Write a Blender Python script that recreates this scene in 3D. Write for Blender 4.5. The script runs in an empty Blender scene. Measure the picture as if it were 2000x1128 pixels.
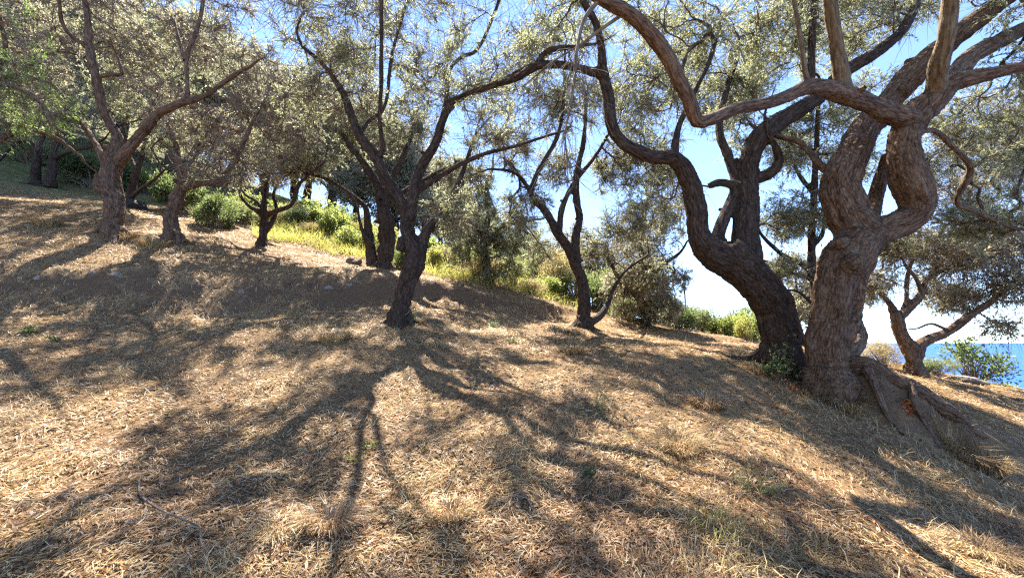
import bpy, math
import numpy as np
from mathutils import Vector, noise as mnoise

R = math.radians
SC = bpy.context.scene
COL = SC.collection

# ------------------------------------------------------------------ camera, sky, sun, exposure
FPX = 780.0                                   # focal length in pixels of a 2000 px wide frame
PITCH = math.atan2(104, FPX)
CAM = np.array([0.0, 0.0, 0.0])
cam = bpy.data.cameras.new('camera')
cam.sensor_width = 36.0
cam.lens = 36.0 * FPX / 2000.0
cam.clip_start, cam.clip_end = 0.05, 60000
cam_o = bpy.data.objects.new('camera', cam)
COL.objects.link(cam_o)
cam_o.location = CAM
cam_o.rotation_euler = (math.pi / 2 + PITCH, 0, 0)
SC.camera = cam_o

SUN_AZ, SUN_EL = R(-19), R(56)
world = bpy.data.worlds.new('World')
SC.world = world
world.use_nodes = True
wn = world.node_tree.nodes
sky = wn.new('ShaderNodeTexSky')
sky.sky_type = 'NISHITA'
sky.sun_disc = False
sky.sun_elevation, sky.sun_rotation = SUN_EL, SUN_AZ
sky.altitude = 60
sky.air_density, sky.dust_density, sky.ozone_density = 0.5, 0.0, 1.4
world.node_tree.links.new(sky.outputs[0], wn['Background'].inputs[0])
wn['Background'].inputs[1].default_value = 0.103
sun = bpy.data.lights.new('sun', 'SUN')
sun.energy, sun.angle, sun.color = 4.4, R(0.53), (1.0, 0.92, 0.78)
sun_o = bpy.data.objects.new('sun', sun)
COL.objects.link(sun_o)
SDIR = Vector((math.sin(SUN_AZ) * math.cos(SUN_EL), math.cos(SUN_AZ) * math.cos(SUN_EL), math.sin(SUN_EL)))
sun_o.rotation_euler = SDIR.to_track_quat('Z', 'Y').to_euler()
sun_o.location = (0, 0, 40)
SC.view_settings.view_transform = 'Standard'
SC.view_settings.look = 'None'
SC.view_settings.gamma = 1.0
SC.view_settings.exposure = 2.7
SC.render.engine = 'CYCLES'
SC.cycles.use_denoising = False
SC.cycles.max_bounces = 7
SC.cycles.diffuse_bounces = 4
SC.cycles.transmission_bounces = 5
SC.cycles.filter_width = 1.3

# ------------------------------------------------------------------ helpers
def P(u, v, d):
    """the place d metres ahead that lies behind photograph pixel (u, v)"""
    lat, vv = (u - 1000) / FPX, (564 - v) / FPX
    fw = math.cos(PITCH) - math.sin(PITCH) * vv
    up = math.sin(PITCH) + math.cos(PITCH) * vv
    return CAM + np.array([lat, fw, up]) * (d / fw)

def norm(a):
    return a / np.maximum(np.linalg.norm(a, axis=-1, keepdims=True), 1e-9)

def mesh_np(name, V, F, mat, smooth=True, attrs=None):
    """mesh from a vertex array and an (n, k) face array"""
    V = np.ascontiguousarray(V, dtype=np.float32).reshape(-1, 3)
    F = np.ascontiguousarray(F, dtype=np.int32)
    me = bpy.data.meshes.new(name)
    n, k = F.shape
    me.vertices.add(len(V)); me.vertices.foreach_set('co', V.ravel())
    me.loops.add(n * k); me.loops.foreach_set('vertex_index', F.ravel())
    me.polygons.add(n)
    me.polygons.foreach_set('loop_start', np.arange(0, n * k, k, dtype=np.int32))
    me.polygons.foreach_set('use_smooth', np.full(n, smooth, dtype=bool))
    if attrs:
        for an, (typ, arr) in attrs.items():
            a = me.attributes.new(an, typ, 'POINT')
            a.data.foreach_set('vector' if typ == 'FLOAT_VECTOR' else 'value', np.ascontiguousarray(arr, dtype=np.float32).ravel())
    me.update()
    me.validate()
    if mat: me.materials.append(mat)
    return me

def link(name, me, parent=None, kind=None, loc=None):
    o = bpy.data.objects.new(name, me)
    COL.objects.link(o)
    if parent is not None: o.parent = parent
    if kind: o['kind'] = kind
    if loc is not None: o.location = loc
    return o

def thing(name, label, cat, loc=(0, 0, 0), group=None, rotz=0, scale=1):
    o = bpy.data.objects.new(name, None)
    COL.objects.link(o)
    o.location = tuple(float(c) for c in loc); o.rotation_euler = (0, 0, rotz); o.scale = (scale,) * 3
    o.empty_display_size = 0.2
    tag(o, label, cat, group)
    return o

def tag(o, label, cat, group=None):
    o['label'] = label; o['category'] = cat
    if group: o['group'] = group
    return o

def dup(root, label, loc, rotz=0.0, scale=1.0, group=None):
    r = root.copy(); COL.objects.link(r)
    r.location = tuple(float(c) for c in loc); r.rotation_euler = (0, 0, rotz)
    r.scale = scale if isinstance(scale, tuple) else (scale,) * 3
    r['label'] = label
    if group: r['group'] = group
    for ch in list(root.children):
        c = ch.copy(); COL.objects.link(c); c.parent = r
    return r

def tubes(Pts, Rad, sides, rng=None):
    """many tapered tubes at once: Pts (N,K,3), Rad (N,K) -> V, F(quads), perp, along"""
    N, K, _ = Pts.shape
    T = np.empty_like(Pts)
    T[:, 1:-1] = Pts[:, 2:] - Pts[:, :-2]
    T[:, 0] = Pts[:, 1] - Pts[:, 0]; T[:, -1] = Pts[:, -1] - Pts[:, -2]
    T = norm(T)
    ref = np.where(np.abs(T[:, :1, 2:3]) > 0.9, np.array([1.0, 0, 0]), np.array([0, 0, 1.0]))
    A = norm(np.cross(T, np.broadcast_to(ref, T.shape)))
    B = np.cross(T, A)
    ang = np.arange(sides) * 2 * math.pi / sides
    off = A[:, :, None] * np.cos(ang)[:, None] + B[:, :, None] * np.sin(ang)[:, None]
    off = off * Rad[:, :, None, None]
    V = Pts[:, :, None] + off
    base = (np.arange(N)[:, None, None] * K + np.arange(K - 1)[None, :, None]) * sides
    s = np.arange(sides)[None, None, :]; s2 = (s + 1) % sides
    F = np.stack([base + s, base + s2, base + sides + s2, base + sides + s], -1).reshape(-1, 4)
    seg = np.linalg.norm(np.diff(Pts, axis=1), axis=2)
    al = np.concatenate([np.zeros((N, 1)), np.cumsum(seg, 1)], 1) + (np.arange(N) * 3.7 % 50)[:, None]
    al = np.repeat(al[:, :, None], sides, 2)
    return V.reshape(-1, 3), F, off.reshape(-1, 3), al.reshape(-1)

def leaves_mesh(pos, d, side, L, W):
    """diamond leaves, slightly folded: 4 vertices and one quad each"""
    n = np.cross(d, side)
    mid = pos + d * (L * 0.45)[:, None]
    fold = n * (W * 0.22)[:, None]
    V = np.stack([pos, mid + side * (W * 0.5)[:, None] + fold, pos + d * L[:, None], mid - side * (W * 0.5)[:, None] + fold], 1)
    F = np.arange(len(pos) * 4).reshape(-1, 4)
    return V.reshape(-1, 3), F

def leaves_tri(pos, d, side, L, W):
    V = np.stack([pos, pos + d * (L * 0.6)[:, None] + side * (W * 0.6)[:, None], pos + d * L[:, None] - side * (W * 0.35)[:, None]], 1)
    return V.reshape(-1, 3), np.arange(len(pos) * 3).reshape(-1, 3)

def catmull(pts, step):
    """pts (n, m) rows of x,y,z,r -> resampled rows"""
    pts = np.asarray(pts, float)
    ext = np.vstack([2 * pts[0] - pts[1], pts, 2 * pts[-1] - pts[-2]])
    out = []
    for i in range(1, len(ext) - 2):
        p0, p1, p2, p3 = ext[i - 1:i + 3]
        m = max(2, int(np.linalg.norm((p2 - p1)[:3]) / step) + 1)
        t = np.linspace(0, 1, m, endpoint=False)[:, None]
        out.append(0.5 * ((2 * p1) + (-p0 + p2) * t + (2 * p0 - 5 * p1 + 4 * p2 - p3) * t ** 2 + (-p0 + 3 * p1 - 3 * p2 + p3) * t ** 3))
    out.append(ext[-2][None])
    o = np.vstack(out)
    o[:, 3] = np.maximum(o[:, 3], 0.002)
    return o

# ------------------------------------------------------------------ materials
def nt(name):
    m = bpy.data.materials.new(name); m.use_nodes = True
    t = m.node_tree; t.nodes.clear()
    return m, t, t.nodes, t.links

def node(N, typ, **kw):
    n = N.new(typ)
    for k, v in kw.items():
        if k.startswith('i_'):
            n.inputs[int(k[2:])].default_value = v
        else:
            setattr(n, k, v)
    return n

def ramp(N, stops, interp='LINEAR'):
    r = N.new('ShaderNodeValToRGB'); r.color_ramp.interpolation = interp
    e = r.color_ramp.elements
    while len(e) < len(stops): e.new(0.5)
    for q, (p, c) in zip(e, stops):
        q.position = p; q.color = (*c, 1)
    return r

def bark_material(name, dark, mid, light, lichen, scale=1.0, bump=0.6):
    m, t, N, L = nt(name)
    out = N.new('ShaderNodeOutputMaterial'); b = node(N, 'ShaderNodeBsdfPrincipled')
    b.inputs['Roughness'].default_value = 0.9
    b.inputs['Specular IOR Level'].default_value = 0.2
    ap = node(N, 'ShaderNodeAttribute', attribute_name='perp'); aa = node(N, 'ShaderNodeAttribute', attribute_name='along')
    def wmul(k):
        q = node(N, 'ShaderNodeMath', operation='MULTIPLY', i_1=k); L.new(aa.outputs['Fac'], q.inputs[0]); return q
    w1, w2 = wmul(0.1), wmul(0.25)
    def tex(kind, sc, w, **kw):
        n = node(N, kind, **kw); n.inputs['Scale'].default_value = sc * scale
        L.new(ap.outputs['Vector'], n.inputs['Vector']); L.new(w.outputs[0], n.inputs['W']); return n
    f = tex('ShaderNodeTexNoise', 42, w1, noise_dimensions='4D'); f.inputs['Detail'].default_value = 5; f.inputs['Roughness'].default_value = 0.65; f.inputs['Distortion'].default_value = 0.6
    vo = tex('ShaderNodeTexVoronoi', 30, w2, voronoi_dimensions='4D', feature='F1'); vo.inputs['Randomness'].default_value = 1.0
    big = tex('ShaderNodeTexNoise', 5, w2, noise_dimensions='4D'); big.inputs['Detail'].default_value = 4
    # plates: bright centres, dark cracks; fibres on top; large uneven patches
    pl = node(N, 'ShaderNodeMath', operation='MULTIPLY_ADD', i_1=-0.38, i_2=0.2); L.new(vo.outputs['Distance'], pl.inputs[0])
    mixv = node(N, 'ShaderNodeMath', operation='ADD'); L.new(f.outputs[0], mixv.inputs[0]); L.new(pl.outputs[0], mixv.inputs[1])
    bb = node(N, 'ShaderNodeMath', operation='MULTIPLY_ADD', i_1=0.26, i_2=-0.13); L.new(big.outputs[0], bb.inputs[0])
    tot = node(N, 'ShaderNodeMath', operation='ADD'); L.new(mixv.outputs[0], tot.inputs[0]); L.new(bb.outputs[0], tot.inputs[1])
    r = ramp(N, [(0.3, dark), (0.5, mid), (0.74, light)]); L.new(tot.outputs[0], r.inputs[0])
    geo = N.new('ShaderNodeNewGeometry')
    ln = node(N, 'ShaderNodeTexNoise'); ln.inputs['Scale'].default_value = 3.2; ln.inputs['Detail'].default_value = 8; ln.inputs['Roughness'].default_value = 0.75
    L.new(geo.outputs['Position'], ln.inputs['Vector'])
    lr = ramp(N, [(0.55, (0, 0, 0)), (0.66, (0.6, 0.6, 0.6))]); L.new(ln.outputs[0], lr.inputs[0])
    mx = node(N, 'ShaderNodeMix', data_type='RGBA'); L.new(lr.outputs[0], mx.inputs[0]); L.new(r.outputs[0], mx.inputs[6]); mx.inputs[7].default_value = (*lichen, 1)
    L.new(mx.outputs[2], b.inputs['Base Color'])
    bp = node(N, 'ShaderNodeBump'); bp.inputs['Strength'].default_value = bump; bp.inputs['Distance'].default_value = 0.05
    L.new(mixv.outputs[0], bp.inputs['Height']); L.new(bp.outputs[0], b.inputs['Normal'])
    L.new(b.outputs[0], out.inputs[0])
    return m

def leaf_material(name, top, under, trans, var=0.35, rough=0.45, mixt=0.35, bright=(1.3, 0.6)):
    m, t, N, L = nt(name)
    out = N.new('ShaderNodeOutputMaterial')
    geo = N.new('ShaderNodeNewGeometry')
    mx = node(N, 'ShaderNodeMix', data_type='RGBA'); L.new(geo.outputs['Backfacing'], mx.inputs[0])
    mx.inputs[6].default_value = (*top, 1); mx.inputs[7].default_value = (*under, 1)
    hs = N.new('ShaderNodeHueSaturation')
    mr = node(N, 'ShaderNodeMapRange', i_1=0.0, i_2=1.0, i_3=bright[1], i_4=bright[0]); L.new(geo.outputs['Random Per Island'], mr.inputs[0])
    L.new(mr.outputs[0], hs.inputs['Value'])
    mr2 = node(N, 'ShaderNodeMapRange', i_1=0.0, i_2=1.0, i_3=0.5 - 0.04, i_4=0.5 + 0.03)
    fr = node(N, 'ShaderNodeMath', operation='MULTIPLY', i_1=7.31); L.new(geo.outputs['Random Per Island'], fr.inputs[0])
    fr2 = node(N, 'ShaderNodeMath', operation='FRACT'); L.new(fr.outputs[0], fr2.inputs[0]); L.new(fr2.outputs[0], mr2.inputs[0])
    L.new(mr2.outputs[0], hs.inputs['Hue'])
    L.new(mx.outputs[2], hs.inputs['Color'])
    b = node(N, 'ShaderNodeBsdfPrincipled'); b.inputs['Roughness'].default_value = rough; b.inputs['Specular IOR Level'].default_value = 0.25
    L.new(hs.outputs[0], b.inputs['Base Color'])
    tr = N.new('ShaderNodeBsdfTranslucent')
    hs2 = N.new('ShaderNodeHueSaturation'); hs2.inputs['Color'].default_value = (*trans, 1); L.new(mr.outputs[0], hs2.inputs['Value'])
    L.new(hs2.outputs[0], tr.inputs['Color'])
    ms = node(N, 'ShaderNodeMixShader', i_0=mixt); L.new(b.outputs[0], ms.inputs[1]); L.new(tr.outputs[0], ms.inputs[2])
    L.new(ms.outputs[0], out.inputs[0])
    return m

def straw_material(name, stops, trans=(0.35, 0.25, 0.12), mixt=0.25):
    m, t, N, L = nt(name)
    out = N.new('ShaderNodeOutputMaterial'); geo = N.new('ShaderNodeNewGeometry')
    r = ramp(N, stops); L.new(geo.outputs['Random Per Island'], r.inputs[0])
    nz = node(N, 'ShaderNodeTexNoise'); nz.inputs['Scale'].default_value = 1.1; nz.inputs['Detail'].default_value = 4; L.new(geo.outputs['Position'], nz.inputs['Vector'])
    r2 = ramp(N, [(0.36, (0.66, 0.55, 0.5)), (0.5, (0.95, 0.9, 0.85)), (0.62, (1.15, 1.1, 0.9))]); L.new(nz.outputs[0], r2.inputs[0])
    mx = node(N, 'ShaderNodeMix', data_type='RGBA', blend_type='MULTIPLY', i_0=1.0); L.new(r.outputs[0], mx.inputs[6]); L.new(r2.outputs[0], mx.inputs[7])
    b = node(N, 'ShaderNodeBsdfPrincipled'); b.inputs['Roughness'].default_value = 0.55; b.inputs['Specular IOR Level'].default_value = 0.35
    L.new(mx.outputs[2], b.inputs['Base Color'])
    tr = N.new('ShaderNodeBsdfTranslucent'); tr.inputs['Color'].default_value = (*trans, 1)
    ms = node(N, 'ShaderNodeMixShader', i_0=mixt); L.new(b.outputs[0], ms.inputs[1]); L.new(tr.outputs[0], ms.inputs[2])
    L.new(ms.outputs[0], out.inputs[0])
    return m

def ground_material():
    m, t, N, L = nt('dry_ground')
    out = N.new('ShaderNodeOutputMaterial'); b = node(N, 'ShaderNodeBsdfPrincipled'); b.inputs['Roughness'].default_value = 0.95
    b.inputs['Specular IOR Level'].default_value = 0.1
    geo = N.new('ShaderNodeNewGeometry')
    def nz(sc, det, rough=0.6):
        n = node(N, 'ShaderNodeTexNoise'); n.inputs['Scale'].default_value = sc; n.inputs['Detail'].default_value = det; n.inputs['Roughness'].default_value = rough
        L.new(geo.outputs['Position'], n.inputs['Vector']); return n
    big, mid, fine = nz(0.45, 4), nz(5, 6, 0.7), nz(60, 5, 0.75)
    r1 = ramp(N, [(0.35, (0.11, 0.065, 0.038)), (0.5, (0.22, 0.145, 0.085)), (0.66, (0.33, 0.24, 0.135))]); L.new(big.outputs[0], r1.inputs[0])
    r2 = ramp(N, [(0.3, (0.09, 0.055, 0.035)), (0.48, (0.24, 0.16, 0.095)), (0.7, (0.42, 0.31, 0.19))]); L.new(fine.outputs[0], r2.inputs[0])
    mx = node(N, 'ShaderNodeMix', data_type='RGBA', i_0=0.55); L.new(r1.outputs[0], mx.inputs[6]); L.new(r2.outputs[0], mx.inputs[7])
    r3 = ramp(N, [(0.3, (0.6, 0.55, 0.52)), (0.7, (1.15, 1.12, 1.0))]); L.new(mid.outputs[0], r3.inputs[0])
    mx2 = node(N, 'ShaderNodeMix', data_type='RGBA', blend_type='MULTIPLY', i_0=1.0); L.new(mx.outputs[2], mx2.inputs[6]); L.new(r3.outputs[0], mx2.inputs[7])
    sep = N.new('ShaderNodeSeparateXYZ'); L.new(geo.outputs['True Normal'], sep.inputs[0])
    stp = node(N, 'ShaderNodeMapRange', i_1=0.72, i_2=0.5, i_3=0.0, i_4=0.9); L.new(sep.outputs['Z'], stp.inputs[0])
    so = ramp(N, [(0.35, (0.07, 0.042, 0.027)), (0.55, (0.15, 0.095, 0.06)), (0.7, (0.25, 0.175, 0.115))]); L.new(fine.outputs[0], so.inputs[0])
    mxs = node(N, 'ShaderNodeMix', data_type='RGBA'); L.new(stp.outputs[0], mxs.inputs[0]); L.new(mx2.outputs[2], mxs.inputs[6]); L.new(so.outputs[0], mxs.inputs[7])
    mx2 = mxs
    # scrub green on the slopes beyond the grove
    ln = N.new('ShaderNodeVectorMath'); ln.operation = 'LENGTH'; L.new(geo.outputs['Position'], ln.inputs[0])
    far = node(N, 'ShaderNodeMapRange', i_1=19.0, i_2=28.0, i_3=0.0, i_4=0.8); L.new(ln.outputs['Value'], far.inputs[0])
    g = ramp(N, [(0.3, (0.05, 0.075, 0.025)), (0.5, (0.12, 0.14, 0.05)), (0.7, (0.25, 0.21, 0.1))]); L.new(mid.outputs[0], g.inputs[0])
    mx3 = node(N, 'ShaderNodeMix', data_type='RGBA'); L.new(far.outputs[0], mx3.inputs[0]); L.new(mx2.outputs[2], mx3.inputs[6]); L.new(g.outputs[0], mx3.inputs[7])
    L.new(mx3.outputs[2], b.inputs['Base Color'])
    bp = node(N, 'ShaderNodeBump'); bp.inputs['Strength'].default_value = 0.9; bp.inputs['Distance'].default_value = 0.03
    ad = node(N, 'ShaderNodeMath', operation='ADD'); L.new(fine.outputs[0], ad.inputs[0]); L.new(mid.outputs[0], ad.inputs[1])
    L.new(ad.outputs[0], bp.inputs['Height']); L.new(bp.outputs[0], b.inputs['Normal'])
    L.new(b.outputs[0], out.inputs[0])
    return m

def sea_material():
    m, t, N, L = nt('sea_water')
    out = N.new('ShaderNodeOutputMaterial'); b = node(N, 'ShaderNodeBsdfPrincipled')
    b.inputs['Base Color'].default_value = (0.006, 0.06, 0.25, 1); b.inputs['Roughness'].default_value = 0.5; b.inputs['IOR'].default_value = 1.33
    geo = N.new('ShaderNodeNewGeometry')
    n = node(N, 'ShaderNodeTexNoise'); n.inputs['Scale'].default_value = 0.08; n.inputs['Detail'].default_value = 6; L.new(geo.outputs['Position'], n.inputs['Vector'])
    bp = node(N, 'ShaderNodeBump'); bp.inputs['Strength'].default_value = 0.6; bp.inputs['Distance'].default_value = 3.0
    L.new(n.outputs[0], bp.inputs['Height']); L.new(bp.outputs[0], b.inputs['Normal']); L.new(b.outputs[0], out.inputs[0])
    return m

def plain(name, col, rough=0.8, nscale=20, var=0.4, bump=0.5):
    m, t, N, L = nt(name)
    out = N.new('ShaderNodeOutputMaterial'); b = node(N, 'ShaderNodeBsdfPrincipled'); b.inputs['Roughness'].default_value = rough
    geo = N.new('ShaderNodeNewGeometry')
    n = node(N, 'ShaderNodeTexNoise'); n.inputs['Scale'].default_value = nscale; n.inputs['Detail'].default_value = 6; L.new(geo.outputs['Position'], n.inputs['Vector'])
    r = ramp(N, [(0.3, tuple(c * (1 - var) for c in col)), (0.7, tuple(min(1, c * (1 + var)) for c in col))]); L.new(n.outputs[0], r.inputs[0]); L.new(r.outputs[0], b.inputs['Base Color'])
    bp = node(N, 'ShaderNodeBump'); bp.inputs['Strength'].default_value = bump; bp.inputs['Distance'].default_value = 0.02
    L.new(n.outputs[0], bp.inputs['Height']); L.new(bp.outputs[0], b.inputs['Normal']); L.new(b.outputs[0], out.inputs[0])
    return m

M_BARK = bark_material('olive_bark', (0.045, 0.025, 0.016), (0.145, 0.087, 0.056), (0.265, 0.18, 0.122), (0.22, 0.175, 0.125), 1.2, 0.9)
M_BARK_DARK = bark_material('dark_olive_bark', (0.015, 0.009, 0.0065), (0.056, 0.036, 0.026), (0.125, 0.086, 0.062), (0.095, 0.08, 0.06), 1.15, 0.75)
M_BRANCH = bark_material('branch_bark', (0.03, 0.02, 0.014), (0.09, 0.063, 0.045), (0.19, 0.145, 0.11), (0.18, 0.15, 0.115), 1.0, 0.5)
M_PALE = bark_material('pale_young_bark', (0.06, 0.04, 0.024), (0.145, 0.1, 0.062), (0.235, 0.175, 0.112), (0.19, 0.165, 0.105), 1.0, 0.5)
M_TWIG = bark_material('twig_bark', (0.12, 0.085, 0.06), (0.22, 0.165, 0.12), (0.36, 0.29, 0.225), (0.33, 0.28, 0.23), 1.0, 0.1)
M_LEAF = leaf_material('olive_leaf', (0.115, 0.135, 0.065), (0.31, 0.315, 0.225), (0.42, 0.44, 0.24), mixt=0.45)
M_LEAF_GREEN = leaf_material('fresh_olive_leaf', (0.08, 0.135, 0.045), (0.25, 0.29, 0.18), (0.32, 0.46, 0.12), mixt=0.42)
M_LEAF_DRY = leaf_material('dusty_olive_leaf', (0.155, 0.155, 0.085), (0.33, 0.31, 0.225), (0.44, 0.42, 0.27), mixt=0.45)
M_BUSH = leaf_material('bright_bush_leaf', (0.13, 0.175, 0.05), (0.19, 0.23, 0.09), (0.42, 0.48, 0.13), mixt=0.45)
M_BUSH_GREY = leaf_material('grey_bush_leaf', (0.14, 0.17, 0.08), (0.22, 0.24, 0.14), (0.32, 0.37, 0.14), mixt=0.42)
M_BUSH_DRY = leaf_material('dry_bush_leaf', (0.3, 0.25, 0.12), (0.36, 0.3, 0.17), (0.5, 0.42, 0.18), mixt=0.42)
M_BUSH_DARK = leaf_material('dark_bush_leaf', (0.065, 0.095, 0.04), (0.13, 0.15, 0.085), (0.2, 0.27, 0.08), mixt=0.4)
M_BUSH_YELLOW = leaf_material('yellow_green_leaf', (0.24, 0.25, 0.06), (0.29, 0.29, 0.11), (0.5, 0.5, 0.14), mixt=0.45)
M_STRAW = straw_material('straw', [(0.0, (0.11, 0.045, 0.02)), (0.16, (0.28, 0.12, 0.04)), (0.36, (0.42, 0.255, 0.115)), (0.58, (0.58, 0.42, 0.225)), (0.76, (0.63, 0.5, 0.3)), (0.88, (0.45, 0.365, 0.29)), (1.0, (0.68, 0.56, 0.4))])
M_STRAW_GREY = straw_material('grey_straw', [(0.0, (0.18, 0.125, 0.07)), (0.5, (0.4, 0.3, 0.16)), (1.0, (0.56, 0.47, 0.3))])
M_GREENGRASS = straw_material('green_grass', [(0.0, (0.12, 0.12, 0.04)), (0.4, (0.22, 0.2, 0.07)), (1.0, (0.42, 0.34, 0.15))], (0.3, 0.3, 0.1), 0.3)
M_GROUND = ground_material()
M_STONE = plain('limestone', (0.2, 0.17, 0.14), 0.9, 14, 0.45)
M_DARKSTONE = plain('blackened_stone', (0.022, 0.02, 0.018), 0.9, 12, 0.5)
M_SOIL = plain('root_soil', (0.13, 0.085, 0.055), 0.95, 25, 0.5, 0.9)
M_PETAL = plain('white_petal', (0.8, 0.78, 0.72), 0.6, 40, 0.05, 0.0)
M_ORANGE = leaf_material('orange_dead_leaf', (0.4, 0.11, 0.035), (0.4, 0.14, 0.05), (0.4, 0.12, 0.03))
M_POLE = plain('weathered_pole', (0.2, 0.17, 0.14), 0.9, 8, 0.3)

# ------------------------------------------------------------------ terrain
CTRL = [P(*c) for c in [
    (0, 1128, 2.1), (500, 1128, 2.15), (1000, 1128, 2.25), (1500, 1128, 2.45), (2000, 1128, 2.75), (0, 850, 3.7), (500, 850, 3.9), (1000, 850, 4.1), (1450, 850, 4.3),
    (1620, 755, 6.0), (1530, 695, 6.8), (780, 622, 8.0), (1140, 642, 11), (215, 455, 9.8), (340, 466, 10.5), (515, 482, 13), (740, 528, 13.5),
    (90, 367, 16), (262, 402, 14), (1790, 732, 9.5), (1990, 757, 10.2), (1400, 672, 12), (1200, 720, 6.4), (1000, 720, 6.0), (700, 720, 5.8), (300, 720, 5.5), (0, 720, 5.2),
    (1960, 960, 4.9), (1800, 865, 4.9), (1730, 812, 5.2), (1900, 790, 7.8), (1840, 750, 8.2), (1740, 722, 6.0), (1815, 775, 5.9), (1880, 840, 5.8), (1960, 850, 6.3), (1990, 1000, 4.2), (1850, 950, 4.2), (1700, 900, 4.4),
    (0, 620, 6.8), (0, 570, 7.6), (0, 470, 8.6), (0, 375, 13), (215, 572, 8.0), (500, 625, 7.6), (430, 505, 10.6), (430, 600, 8.6),
    (640, 602, 9.8), (650, 522, 11.2), (760, 594, 10.8), (860, 572, 11.8), (960, 577, 12.8), (960, 604, 12.0), (1060, 602, 13.5), (1000, 645, 10.0), (850, 640, 8.6), (850, 525, 16),
    (600, 445, 18), (1000, 548, 17), (1250, 640, 13), (1250, 660, 11.3), (1480, 665, 11), (100, 480, 8.9), (330, 500, 9.3), (330, 590, 8.3), (110, 580, 7.8)]]
CTRL += [np.array(c, float) for c in [
    (0, 0, -1.6), (-10, 0, -0.85), (10, 0, -3.0), (0, -10, -3.4), (-14, -12, -2.4), (14, -12, -5), (-14, 4, 0.6), (12, 5, -2.3), (17, 12, -3.0), (18, 5, -4.5),
    (-40, 20, 16), (-60, 60, 36), (-20, 40, 13.5), (-10, 30, 7.4), (0, 28, 3.2), (9, 22, 0.2), (16, 20, -2.5), (30, 10, -10), (32, 40, -20), (0, 60, 0), (-30, 70, 16), (12, 60, -22),
    (70, 60, -58), (60, 0, -38), (60, -40, -42), (-60, 0, 18), (-60, -40, 6), (0, -40, -13), (30, -40, -22), (110, 20, -80), (110, 110, -90), (0, 120, -20), (-80, 120, 30), (-140, 30, 50), (60, 140, -80), (130, -60, -80)]]
CTRL = np.array(CTRL)

def vnoise(x, y, seed=0):
    """smooth 2-d value noise"""
    xi, yi = np.floor(x).astype(np.int64), np.floor(y).astype(np.int64)
    fx, fy = x - xi, y - yi
    fx, fy = fx * fx * (3 - 2 * fx), fy * fy * (3 - 2 * fy)
    def h(a, b):
        k = (a * 374761393 + b * 668265263 + seed * 974711) & 0xffffffff
        k = ((k ^ (k >> 13)) * 1274126177) & 0xffffffff
        return ((k ^ (k >> 16)) & 0xffff) / 65535.0 - 0.5
    return (h(xi, yi) * (1 - fx) + h(xi + 1, yi) * fx) * (1 - fy) + (h(xi, yi + 1) * (1 - fx) + h(xi + 1, yi + 1) * fx) * fy

LEDGES = []
for rows, wid in (([(-150, 545, 7.4, 0.7, 0.22), (0, 560, 7.6, 0.75, 0.2), (110, 578, 7.8, 0.75, 0.2), (215, 572, 8.0, 0.75, 0.2), (330, 588, 8.3, 0.7, 0.17), (430, 598, 8.7, 0.65, 0.15), (560, 600, 9.4, 0.7, 0.1), (640, 600, 9.9, 0.75, 0.09), (760, 592, 10.9, 0.75, 0.08), (900, 598, 11.9, 0.5, 0.08), (1060, 604, 13.2, 0.4, 0.08), (1160, 620, 14.4, 0.0, 0.1)], 0.085),
                  ([(1560, 740, 6.2, 0.0), (1650, 748, 5.75, 0.4), (1730, 793, 5.45, 0.55), (1800, 842, 5.3, 0.58), (1900, 902, 5.25, 0.55), (2020, 960, 5.3, 0.4), (2150, 1010, 5.4, 0.0)], 0.07)):
    LEDGES.append((np.array([[*P(*r[:3])[:2], r[3], r[4] if len(r) > 4 else wid] for r in rows]), wid))

def ledge(x, y):
    """steps in the ground: terrace banks along plan polylines, higher on the far side"""
    z = np.zeros_like(x)
    for L, w in LEDGES:
        A, B = L[:-1], L[1:]
        bd = np.full(x.shape, 1e9); sd = np.zeros_like(x); hh = np.zeros_like(x); ww = np.full(x.shape, w)
        wob = 0.35 * vnoise(x * 1.3, y * 1.3, 61) + 0.18 * vnoise(x * 4, y * 4, 62)
        for a, b in zip(A, B):
            dx, dy = b[0] - a[0], b[1] - a[1]; l2 = dx * dx + dy * dy
            t = np.clip(((x - a[0]) * dx + (y - a[1]) * dy) / l2, 0, 1)
            ex, ey = x - a[0] - t * dx, y - a[1] - t * dy
            d = np.hypot(ex, ey); cr = dx * (y - a[1]) - dy * (x - a[0])
            m = d < bd
            bd = np.where(m, d, bd); sd = np.where(m, np.sign(cr) * d, sd); hh = np.where(m, a[2] + t * (b[2] - a[2]), hh); ww = np.where(m, a[3] + t * (b[3] - a[3]), ww)
        bk = np.exp(-(sd / 0.7) ** 2) * np.clip(hh / 0.4, 0, 1)
        z += bk * (vnoise(x * 3.5, y * 3.5, 63) * 0.2 + vnoise(x * 8, y * 8, 64) * 0.1)
        z += hh / (1 + np.exp(-np.clip((sd + wob - 0.15) / ww, -30, 30))) * np.exp(-np.clip(np.abs(sd) - 2.5, 0, 99) / 6)
    return z

def rbf_fit(C):
    C = C.copy(); C[:, 2] -= ledge(C[:, 0], C[:, 1])
    n = len(C)
    D = np.hypot(C[:, None, 0] - C[None, :, 0], C[:, None, 1] - C[None, :, 1])
    A = np.zeros((n + 3, n + 3))
    A[:n, :n] = -D + np.eye(n) * 0.04
    A[:n, n] = A[n, :n] = 1; A[:n, n + 1] = A[n + 1, :n] = C[:, 0]; A[:n, n + 2] = A[n + 2, :n] = C[:, 1]
    return np.linalg.solve(A, np.concatenate([C[:, 2], np.zeros(3)]))
RW = rbf_fit(CTRL)

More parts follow.
